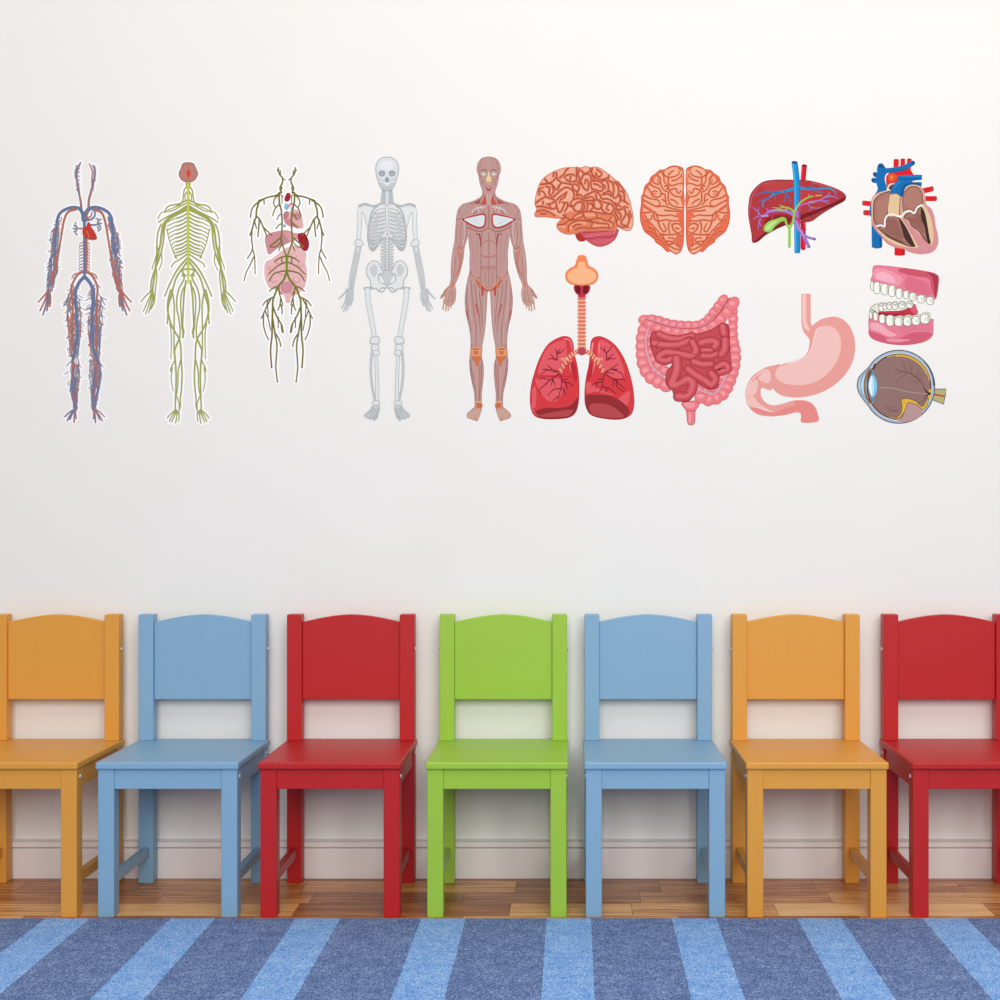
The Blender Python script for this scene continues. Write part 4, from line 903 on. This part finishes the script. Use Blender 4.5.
for p, w, w2 in (([(412, 805), (413, 700), (412, 655)], 24, 22), ([(412, 660), (385, 610), (375, 575), (350, 565)], 18, 16), ([(415, 650), (440, 600), (450, 540), (455, 510), (500, 440), (560, 400), (610, 385)], 20, 9), ([(632, 382), (680, 378)], 10, 7), ([(575, 395), (575, 368)], 8, 4), ([(450, 520), (420, 490), (370, 475), (330, 458)], 16, 6), ([(370, 475), (320, 485), (270, 478)], 10, 4), ([(400, 485), (370, 500), (330, 505)], 8, 4), ([(580, 435), (620, 440)], 7, 4), ([(330, 500), (280, 500)], 6, 3)):
    st.line(p, w, GR, w2)
st.fill([(350, 560), (372, 572), (365, 590), (330, 605), (290, 640), (260, 680), (220, 685), (198, 665), (205, 630), (240, 595), (300, 575)], GR); st.fill([(290, 590), (310, 595), (275, 630), (245, 665), (215, 668), (210, 650), (240, 615)], GL)
st.done()

# ---- 10 heart
st = Sticker(855, 150, 9.0909, 904, 206, 'heart cut open with blue and red vessels, above the set of teeth')
HB, HBD, HR = (8, 110, 180), (6, 84, 150), (226, 26, 34)
st.part('artery', label='red vessels')
for p, w in (([(375, 90), (372, 200)], 48), ([(435, 85), (432, 190)], 42), ([(495, 85), (485, 180)], 42)): st.line(p, w, HR, cap=False)
st.dot(375, 90, 24, (190, 30, 34), 8); st.dot(435, 85, 21, (190, 30, 34), 8); st.dot(494, 85, 21, (190, 30, 34), 8)
st.fill([(285, 300), (285, 240), (320, 205), (380, 180), (450, 165), (500, 180), (530, 220), (540, 260), (400, 310), (330, 330), (295, 345)], HR)
st.fill([(300, 240), (330, 215), (370, 220), (380, 255), (350, 285), (310, 290)], (226, 84, 44)); st.fill([(315, 240), (340, 228), (350, 250), (330, 270)], (232, 130, 70))
st.fill([(295, 345), (310, 310), (350, 300), (385, 300), (345, 370), (310, 365)], (236, 214, 180)); st.fill([(308, 340), (330, 318), (370, 312), (340, 365), (315, 360)], (90, 50, 44))
for i, (p, w) in enumerate((([(74, 482), (150, 490)], 46), ([(84, 570), (150, 572)], 48), ([(620, 372), (706, 352)], 48), ([(640, 442), (736, 442)], 46), ([(408, 880), (406, 950)], 96))):
    st.part('artery%d' % i, 'artery', 'red vessel'); st.line(p, w, HR, cap=False)
    u, v = p[0] if i < 2 else p[1]
    if i < 4: st.dot(u, v, 10, (180, 70, 52), 22)
    else: st.dot(406, 950, 48, HR, 12); st.line([(442, 890), (441, 950)], 18, (180, 16, 24), cap=False)
st.part('vein', label='blue vessels')
st.line([(198, 640), (200, 880)], 96, HB, cap=False); st.dot(200, 878, 47, HB, 18); st.line([(232, 700), (232, 880)], 20, HBD)
for p, w in (([(235, 150), (232, 230)], 62), ([(182, 220), (225, 250)], 42), ([(170, 275), (225, 285)], 46)): st.line(p, w, HB)
st.fill([(205, 150), (262, 145), (285, 175), (290, 205), (270, 260), (290, 360), (240, 390), (180, 440), (150, 520), (150, 600), (135, 590), (138, 500), (165, 430), (205, 360), (195, 300), (200, 230)], HB)
st.line([(265, 190), (350, 182), (450, 160), (525, 118)], 46, HB, 44); st.line([(300, 205), (400, 192), (480, 170)], 10, HBD); st.dot(528, 115, 14, HBD, 18)
st.dot(238, 148, 26, (20, 74, 120), 13); st.dot(180, 218, 12, (20, 74, 120), 16); st.dot(167, 276, 10, (20, 74, 120), 18)
st.part('myocardium', 'heart_wall')
st.fill([(150, 560), (150, 450), (200, 395), (300, 370), (420, 420), (460, 350), (520, 315), (590, 325), (630, 380), (645, 490), (690, 530), (720, 600), (735, 700), (755, 780), (750, 870), (700, 930), (600, 948), (500, 930), (440, 900), (360, 885), (290, 850), (240, 790), (180, 720), (150, 660)], (216, 146, 148))
TN, CB = (230, 198, 154), (168, 116, 104)
st.fill([(152, 560), (155, 460), (205, 400), (290, 370), (325, 368), (330, 400), (300, 560), (270, 640), (205, 690), (160, 640)], TN)
st.fill([(432, 440), (450, 360), (500, 320), (570, 322), (612, 365), (628, 440), (632, 500), (690, 620), (715, 780), (690, 860), (600, 780), (440, 600), (430, 520)], TN)
st.fill([(195, 690), (260, 790), (350, 850), (440, 880), (540, 890), (580, 880), (560, 850), (470, 700), (430, 630), (410, 590), (300, 600)], TN)
st.part('chamber0', 'chamber')
st.fill([(168, 560), (172, 470), (215, 415), (280, 385), (320, 382), (312, 450), (300, 560), (270, 620), (265, 690), (205, 685), (170, 640)], CB, line=(88, 62, 58), lw=9)
st.fill([(195, 560), (200, 480), (240, 430), (305, 400), (300, 500), (280, 590), (250, 660), (205, 660)], (176, 124, 110))
st.part('chamber1', 'chamber')
st.fill([(438, 560), (434, 440), (455, 370), (505, 332), (565, 335), (605, 375), (616, 440), (618, 500), (575, 520), (545, 575), (500, 555), (450, 575)], CB, line=(104, 74, 68), lw=6)
st.fill([(450, 500), (445, 430), (470, 375), (515, 345), (560, 350), (590, 390), (600, 480), (560, 510), (500, 530)], (178, 124, 110))
st.part('chamber2', 'chamber')
st.fill([(205, 698), (275, 690), (285, 625), (340, 598), (395, 615), (440, 670), (480, 740), (535, 855), (540, 876), (480, 870), (380, 830), (300, 790), (240, 740)], CB, line=(40, 26, 24), lw=8)
st.fill([(400, 620), (445, 680), (485, 760), (540, 870), (500, 862), (450, 800), (420, 700)], (70, 44, 40)); st.fill([(290, 640), (340, 620), (380, 640), (410, 720), (440, 800), (380, 800), (300, 750), (270, 710)], (150, 98, 88)); st.fill([(240, 715), (320, 780), (400, 815), (460, 850), (380, 828), (300, 785)], (110, 74, 66))
st.part('chamber3', 'chamber')
st.fill([(445, 605), (500, 570), (545, 590), (570, 545), (600, 520), (630, 570), (650, 660), (670, 780), (683, 850), (640, 820), (580, 740), (520, 690), (490, 640)], CB, line=(50, 32, 30), lw=8)
st.fill([(600, 530), (628, 575), (648, 665), (668, 780), (680, 845), (655, 820), (630, 700), (600, 620)], (66, 42, 38)); st.fill([(480, 610), (540, 610), (585, 570), (610, 660), (625, 760), (580, 720), (520, 670)], (152, 98, 88))
st.part('pulmonary_artery', label='blue vessel over a cream channel')
st.fill([(320, 400), (350, 380), (410, 400), (420, 440), (405, 590), (360, 600), (300, 585)], TN); st.line([(412, 430), (402, 585)], 8, (90, 64, 56))
st.fill([(322, 400), (335, 340), (370, 290), (390, 275), (388, 240), (420, 232), (500, 228), (600, 226), (608, 245), (604, 270), (540, 278), (520, 292), (598, 292), (606, 305), (600, 330), (560, 318), (500, 318), (455, 350), (430, 430), (400, 405), (360, 392)], HB)
st.fill([(440, 320), (520, 296), (560, 300), (598, 320), (500, 316), (455, 350), (430, 420), (415, 400)], HBD); st.line([(390, 268), (480, 262), (600, 262)], 7, HBD); st.line([(350, 350), (380, 310), (420, 290)], 14, (40, 136, 200)); st.line([(420, 243), (590, 238)], 8, (40, 136, 200)); st.line([(335, 405), (375, 395), (412, 418)], 7, (90, 60, 50))
st.part('valve', 'valves', label='white wavy lines')
st.line([(200, 692), (235, 685), (268, 695), (272, 640), (295, 595), (340, 585), (380, 600), (415, 605), (435, 590), (455, 565), (500, 555), (540, 575), (565, 525), (610, 500)], 15, (250, 246, 244))
st.line([(430, 610), (432, 590)], 10, (250, 246, 244))
st.done()

# ---- 11 teeth
st = Sticker(855, 255, 10.0, 904, 305, 'open set of pink gums with white teeth, above the eye cross-section')
G0, G1, G2, G3 = (234, 128, 150), (246, 172, 186), (208, 86, 106), (170, 56, 76)
st.part('upper_gum', 'gum')
st.fill([(178, 130), (205, 105), (300, 108), (450, 125), (600, 145), (720, 165), (800, 185), (838, 225), (832, 320), (815, 420), (795, 445), (740, 430), (600, 400), (450, 350), (300, 290), (165, 265), (175, 200)], G0, line=(200, 88, 108), lw=4)
st.fill([(480, 132), (620, 150), (760, 178), (825, 215), (828, 320), (805, 430), (760, 330), (740, 240), (620, 215), (520, 195), (430, 160)], G2); st.fill([(720, 170), (800, 192), (832, 230), (822, 350), (800, 430), (790, 300), (770, 220)], G3)
st.fill([(190, 150), (280, 135), (400, 180), (480, 240), (420, 310), (300, 275), (190, 235)], (242, 152, 172)); st.fill([(215, 190), (290, 170), (380, 220), (400, 280), (300, 262), (220, 235)], (248, 182, 198)); st.fill([(520, 215), (620, 240), (720, 280), (760, 400), (600, 370), (500, 320)], (224, 112, 136))
st.part('lower_gum', 'gum')
st.fill([(235, 570), (330, 560), (480, 550), (590, 490), (615, 530), (622, 590), (500, 615), (300, 610)], (196, 52, 74)); st.fill([(560, 500), (600, 500), (618, 560), (610, 590), (560, 560)], (222, 92, 116)); st.fill([(240, 580), (400, 590), (500, 570), (420, 605), (250, 605)], (160, 30, 52))
st.fill([(138, 640), (170, 600), (400, 640), (600, 640), (770, 640), (782, 680), (775, 800), (720, 855), (600, 890), (460, 900), (320, 885), (200, 850), (145, 805), (138, 720)], G0, line=(200, 88, 108), lw=4)
st.fill([(140, 760), (240, 790), (330, 830), (440, 830), (560, 780), (680, 770), (775, 790), (700, 858), (600, 888), (460, 898), (320, 884), (200, 848), (145, 800)], (214, 96, 118)); st.fill([(160, 680), (260, 690), (340, 760), (420, 800), (340, 815), (240, 770), (160, 740)], G1); st.fill([(460, 720), (600, 700), (740, 690), (760, 760), (600, 750), (480, 790)], (228, 122, 146))
st.fill([(320, 838), (450, 840), (560, 850), (440, 872), (340, 866)], (240, 150, 168))
TW, TS, TE = (248, 250, 242), (206, 210, 190), (120, 116, 92)
def tooth(u, v, rx, ry, lean=0.0, ridge=False):
    q = []
    for a in range(16):
        t = a * math.pi / 8; cx_, sy_ = math.cos(t), math.sin(t)
        q.append((u + rx * math.copysign(abs(cx_) ** .75, cx_) + lean * sy_ * ry, v + ry * math.copysign(abs(sy_) ** .8, sy_)))
    st.fill(q, TW, False, line=TE, lw=5)
    st.line([(u + rx * .62 + lean * ry * .4, v - ry * .5), (u + rx * .66 + lean * ry * .6, v + ry * .5)], rx * .42, TS, rx * .3)
    if ridge: st.line([(u + rx * .05, v - ry * .25), (u + rx * .15, v + ry * .35)], 6, (150, 146, 126), 4)
for i, (u, v, rx, ry, rd) in enumerate(((172, 310, 17, 46, 0), (220, 327, 34, 60, 0), (296, 343, 36, 58, 0), (370, 360, 36, 58, 0), (442, 384, 34, 52, 0), (512, 397, 28, 42, 0), (578, 415, 36, 38, 1), (664, 440, 40, 40, 1), (752, 458, 38, 40, 1))):
    st.part('tooth_u%d' % i, 'tooth'); tooth(u, v, rx, ry, 0, rd)
for i, (u, v, rx, ry, rd) in enumerate(((262, 520, 24, 45, 0), (300, 512, 22, 34, 0), (345, 508, 26, 36, 0), (400, 505, 30, 40, 1), (472, 500, 34, 38, 1), (548, 495, 32, 36, 1))):
    st.part('tooth_b%d' % i, 'tooth'); tooth(u, v, rx, ry, 0, rd)
    st.fill([(u - rx * .9, v - ry * .5), (u, v - ry * 1.0), (u + rx * .9, v - ry * .5), (u, v - ry * .15)], TS, line=(150, 146, 126), lw=4)
    st.line([(u - rx * .5, v - ry * .5), (u + rx * .4, v - ry * .6)], 6, TW)
for i, (u, v, rx, ry, rd) in enumerate(((158, 598, 16, 42, 0), (206, 612, 24, 48, 0), (272, 640, 32, 46, 0), (350, 656, 40, 56, 0), (436, 668, 42, 44, 0), (524, 664, 42, 46, 1), (610, 658, 42, 44, 1), (700, 640, 48, 48, 1))):
    st.part('tooth_l%d' % i, 'tooth')
    if i > 3:
        st.fill([(u - rx * .95, v - ry * .6), (u - rx * .5, v - ry * 1.25), (u + rx * .7, v - ry * 1.4), (u + rx * 1.1, v - ry * .8), (u + rx * .6, v - ry * .4)], (226, 230, 212), line=(140, 136, 112), lw=4)
        st.line([(u - rx * .3, v - ry * .95), (u + rx * .5, v - ry * 1.05)], 6, (160, 158, 136))
    tooth(u, v, rx, ry, 0, rd)
st.part('tooth_f', 'tooth'); st.fill([(150, 545), (180, 505), (225, 490), (240, 540), (235, 580), (190, 570), (165, 580)], (226, 228, 212), line=TE, lw=5); st.line([(160, 548), (190, 560), (215, 575)], 9, (120, 110, 90)); st.line([(195, 505), (200, 550)], 7, TS); st.line([(215, 505), (212, 545)], 10, TW)
st.done()

# ---- 12 eye
st = Sticker(845, 340, 9.0909, 900, 387, 'cut-open eyeball with a light blue lens and yellow nerve, below the teeth')
st.part('optic_nerve')
st.fill([(770, 448), (918, 445), (912, 500), (895, 585), (800, 545), (760, 530)], (190, 180, 120), False, line=(88, 112, 124), lw=9)
st.line([(775, 490), (840, 500), (900, 512)], 14, (176, 24, 40), 12)
st.part('eyeball')
ang = lambda a, r=330, cx=490, cy=425: (cx + r * 1.0 * math.cos(math.radians(a)), cy + r * 1.02 * math.sin(math.radians(a)))
out = [ang(a) for a in range(-148, 149, 8)] + [(160, 540), (122, 480), (106, 415), (120, 345), (165, 290)]
st.fill(out, (88, 106, 118), n=3)
out2 = [ang(a, 320) for a in range(-148, 149, 8)] + [(168, 536), (131, 478), (115, 415), (129, 348), (173, 296)]
st.fill(out2, (176, 190, 206), n=3); 
st.fill([ang(a, 303) for a in range(-148, 149, 8)] + [(185, 525), (148, 474), (132, 415), (146, 352), (190, 306)], (205, 214, 224), n=3)
st.fill([ang(a, 295) for a in range(0, 360, 12)], (92, 48, 50), n=2)
st.fill([ang(a, 284) for a in range(0, 360, 12)], (148, 116, 110), n=2)
st.line([ang(a, 284) for a in range(-112, -2, 10)], 7, (222, 176, 54), 10); st.line([ang(a, 276) for a in range(-95, -20, 10)], 12, (226, 182, 52), 8)
st.fill([(465, 722), (520, 705), (545, 640), (565, 585), (610, 572), (660, 598), (705, 632), (690, 690), (600, 735), (530, 745)], (190, 152, 152)); 
st.fill([(470, 705), (505, 670), (518, 600), (512, 545), (560, 532), (640, 555), (700, 605), (735, 560), (760, 520), (748, 590), (708, 632), (650, 590), (575, 572), (545, 640), (510, 695), (478, 718)], (228, 184, 60), line=(96, 56, 48), lw=5)
st.line([ang(a, 322) for a in (-45, -30, -15, -3)], 8, (70, 92, 104), 20)
st.line([(400, 700), (455, 712), (480, 705)], 8, (190, 150, 60))
st.fill([(760, 455), (790, 448), (790, 480), (775, 482)], (232, 188, 48)); st.fill([(760, 500), (785, 510), (780, 530), (755, 525)], (232, 188, 48))
st.line([(318, 432), (450, 440), (560, 470), (760, 492)], 12, (172, 148, 138), 8)
EV, EV2 = (108, 66, 66), (124, 74, 72)
for p, w in (([(770, 488), (725, 450), (705, 400), (680, 370)], 12), ([(680, 370), (620, 320), (570, 295), (520, 285), (460, 265)], 9), ([(570, 295), (545, 250), (520, 190)], 6), ([(610, 315), (600, 260), (585, 220)], 6), ([(560, 300), (510, 340), (460, 385)], 6), ([(650, 345), (665, 300), (670, 270)], 6), ([(530, 285), (490, 300), (470, 300)], 5), ([(545, 250), (510, 230)], 5), ([(675, 370), (630, 375), (600, 365)], 5), ([(665, 378), (640, 412)], 5), ([(690, 380), (680, 330), (690, 300)], 5), ([(600, 270), (625, 230)], 4), ([(640, 335), (580, 340)], 4),
             ([(768, 490), (735, 515), (710, 555), (660, 575)], 9), ([(480, 645), (420, 640), (370, 605)], 8), ([(430, 640), (410, 660)], 5), ([(440, 620), (400, 600), (385, 575)], 5), ([(480, 630), (450, 605)], 5)): st.line(p, w, EV if w > 6 else EV2, w * .5)
st.line([(775, 488), (745, 475), (725, 445)], 16, (30, 18, 18), 6); st.line([(772, 490), (748, 500), (732, 518)], 12, (30, 18, 18), 5)
st.part('iris')
st.fill([(150, 340), (200, 285), (225, 280), (190, 420), (222, 560), (200, 555), (150, 490), (140, 415)], (120, 174, 206)); st.fill([(160, 350), (190, 310), (170, 420), (188, 520), (160, 480), (148, 415)], (200, 224, 238))
st.line([(222, 268), (188, 340), (178, 420), (188, 500), (222, 570)], 20, (146, 116, 72)); st.line([(232, 262), (206, 340), (200, 420)], 8, (110, 84, 50)); st.line([(240, 260), (262, 290), (232, 340)], 12, (190, 130, 130)); st.line([(235, 520), (255, 560), (238, 585)], 12, (190, 130, 130)); st.line([(272, 225), (255, 270)], 20, (90, 40, 42))
st.part('lens')
st.line([(254, 280), (254, 565)], 22, (90, 150, 180)); st.fill([(252, 314), (278, 345), (292, 420), (280, 490), (252, 524), (226, 490), (212, 420), (226, 345)], (128, 204, 240), line=(80, 160, 200), lw=4); st.fill([(244, 325), (252, 420), (244, 510), (226, 470), (216, 420), (226, 360)], (244, 250, 253)); st.fill([(250, 330), (264, 420), (250, 505), (240, 420)], (200, 232, 248))
st.done()

# ---- 13 intestines
st = Sticker(630, 285, 6.8966, 690, 360, 'pink intestines framed by the bumpy large bowel, between lungs and stomach')
I0, I1, I2, IL = (240, 130, 136), (248, 160, 162), (206, 80, 90), (214, 160, 178)
def beads(path, r0, r1, n):
    p = spline(path, False, 8); L = [0]
    for a, b in zip(p, p[1:]): L.append(L[-1] + math.hypot(b[0] - a[0], b[1] - a[1]))
    q = []
    for k in range(n + 1):
        d = L[-1] * k / n; i = max(j for j in range(len(L)) if L[j] <= d + 1e-6); i = min(i, len(p) - 2)
        f = (d - L[i]) / (L[i + 1] - L[i]); q.append((p[i][0] + (p[i + 1][0] - p[i][0]) * f, p[i][1] + (p[i + 1][1] - p[i][1]) * f))
    st.line(path, r0 * 1.6, I0, r1 * 1.6)
    for k, (x, y) in enumerate(q):
        a, b = q[max(k - 1, 0)], q[min(k + 1, n)]
        th = math.atan2(b[1] - a[1], b[0] - a[0]); r = r0 + (r1 - r0) * k / n; h = L[-1] / n * .8
        el = [(x + h * math.cos(t) * math.cos(th) - r * math.sin(t) * math.sin(th), y + h * math.cos(t) * math.sin(th) + r * math.sin(t) * math.cos(th)) for t in [j * math.pi / 8 for j in range(16)]]
        st.fill(el, I0, False, line=(222, 104, 112), lw=5)
        st.dot(x - 4, y - 4, r * .55, I1, min(h, r) * .38)
st.part('rectum')
st.fill([(362, 810), (472, 800), (468, 840), (450, 868), (445, 950), (420, 965), (398, 950), (388, 868), (368, 840)], I0, line=I2, lw=5); st.fill([(375, 815), (440, 815), (440, 840), (400, 848), (378, 835)], I1); st.line([(385, 862), (420, 870), (455, 862)], 6, I2); st.line([(412, 880), (412, 945)], 16, I1)
st.part('large_bowel')
beads([(118, 260), (85, 330), (80, 420), (85, 500), (100, 570), (150, 640), (250, 690)], 36, 48, 9)
beads([(140, 300), (140, 380), (145, 460), (175, 540), (240, 590)], 22, 32, 6)
beads([(700, 130), (712, 210), (708, 300), (712, 380), (726, 450), (725, 530), (710, 600), (680, 680), (640, 750), (560, 790), (490, 770)], 30, 46, 15)
beads([(640, 640), (600, 690), (540, 720), (470, 720)], 26, 30, 4)
beads([(100, 240), (170, 238), (240, 260), (320, 275), (400, 280), (480, 275), (540, 235), (590, 170), (640, 105)], 32, 30, 12)
beads([(140, 270), (200, 300), (280, 315), (380, 325), (460, 322), (540, 295), (610, 245), (660, 200), (710, 130)], 30, 38, 10)
st.line([(110, 235), (200, 262), (290, 290), (400, 298), (500, 288), (580, 235), (640, 160), (680, 95)], 9, (192, 84, 98)); st.line([(110, 232), (200, 258), (290, 286), (400, 294), (500, 284), (580, 230)], 4, IL)
st.line([(125, 300), (108, 380), (118, 470), (150, 560), (200, 610), (240, 640)], 12, (222, 170, 186)); st.line([(686, 440), (694, 520), (670, 610), (620, 710), (570, 752), (500, 730), (465, 710)], 12, (222, 170, 186))
st.part('small_bowel')
D0, D1, D2 = (202, 76, 84), (222, 104, 112), (152, 40, 56)
st.fill([(165, 320), (260, 350), (360, 355), (460, 340), (560, 310), (640, 265), (680, 290), (685, 400), (695, 530), (690, 590), (620, 615), (605, 700), (540, 718), (465, 680), (450, 740), (400, 800), (320, 790), (290, 720), (250, 680), (255, 600), (290, 540), (190, 530), (165, 480), (145, 430), (140, 370)], D0, line=D2, lw=6)
for p, w in (([(200, 340), (270, 368), (350, 372), (430, 350)], 46), ([(165, 400), (250, 415), (340, 410), (410, 380)], 48), ([(430, 395), (455, 450), (420, 490), (340, 475), (250, 465), (195, 500), (240, 525), (285, 510)], 48), ([(320, 510), (325, 580), (300, 650), (290, 690), (350, 680), (400, 650), (435, 690), (400, 760), (330, 770)], 62), ([(400, 580), (450, 620), (520, 660), (560, 690), (590, 650), (560, 610)], 50),
             ([(440, 530), (500, 548), (560, 545)], 46), ([(600, 570), (650, 545), (680, 580), (620, 600)], 46), ([(490, 400), (550, 385), (600, 400), (580, 430)], 50), ([(500, 450), (560, 450)], 34), ([(500, 490), (560, 490), (610, 470)], 38), ([(640, 290), (650, 340)], 56), ([(655, 380), (655, 440), (630, 480)], 54)):
    st.line(p, w + 8, D2); st.line(p, w, D0); st.line([(a - 2, b - 3) for a, b in p], w * .55, D1, w * .45)
for p in ([(200, 395), (180, 420), (185, 440)], [(390, 370), (420, 360)], [(420, 470), (450, 480)], [(340, 700), (380, 680)], [(360, 755), (400, 740)], [(640, 570), (660, 580)]): st.line(p, 5, D2)
st.done()

# ---- 14 stomach
st = Sticker(735, 285, 6.8966, 800, 358, 'pale pink stomach with a curled tube below, left of the eye')
S0, S1, S2, S3 = (238, 162, 154), (246, 198, 190), (236, 142, 136), (250, 216, 208)
st.part('gullet')
st.fill([(458, 60), (522, 60), (522, 240), (526, 275), (545, 282), (560, 330), (520, 400), (510, 370), (470, 320), (458, 260)], S0, False); st.fill([(466, 62), (492, 62), (494, 260), (518, 305), (512, 322), (480, 300), (466, 250)], S1, False); st.line([(472, 66), (472, 250), (495, 300)], 6, S3)
st.part('gut', 'intestine_tube')
st.fill([(318, 552), (260, 556), (200, 574), (110, 640), (72, 740), (90, 830), (150, 890), (240, 906), (340, 898), (420, 880), (455, 895), (460, 948), (570, 942), (572, 890), (545, 830), (490, 798), (410, 796), (330, 818), (260, 830), (205, 805), (178, 755), (185, 710), (235, 725), (262, 712), (300, 640)], S0)
st.fill([(420, 800), (500, 805), (545, 840), (566, 890), (566, 938), (462, 944), (458, 890), (430, 870), (340, 895), (240, 900), (150, 880), (100, 835), (180, 850), (260, 880), (340, 850), (410, 830)], S2)
st.fill([(160, 640), (215, 582), (242, 600), (246, 650), (225, 678), (190, 665)], S1); st.fill([(150, 650), (158, 700), (140, 750), (95, 768), (85, 740), (100, 690)], S1); st.fill([(95, 775), (130, 770), (170, 820), (240, 865), (250, 878), (160, 850), (100, 835)], S1)
st.line([(200, 585), (130, 640), (90, 700), (82, 770), (95, 820)], 7, S3); st.line([(150, 840), (210, 865), (262, 874)], 6, S3)
st.part('stomach')
st.fill([(530, 290), (570, 250), (630, 225), (700, 220), (760, 250), (805, 310), (828, 400), (820, 500), (780, 590), (710, 670), (620, 730), (520, 765), (420, 776), (330, 765), (280, 735), (262, 705), (250, 640), (270, 580), (330, 545), (430, 520), (490, 480), (512, 420), (520, 350)], S0)
st.fill([(600, 285), (650, 282), (700, 310), (728, 370), (728, 450), (700, 530), (650, 600), (580, 655), (500, 685), (410, 690), (330, 675), (285, 640), (280, 600), (310, 560), (380, 540), (450, 525), (510, 480), (540, 410), (550, 340), (570, 300)], S1)
st.line([(590, 290), (560, 315), (545, 370), (530, 430), (500, 485), (440, 525), (370, 540)], 8, S3)
st.done()
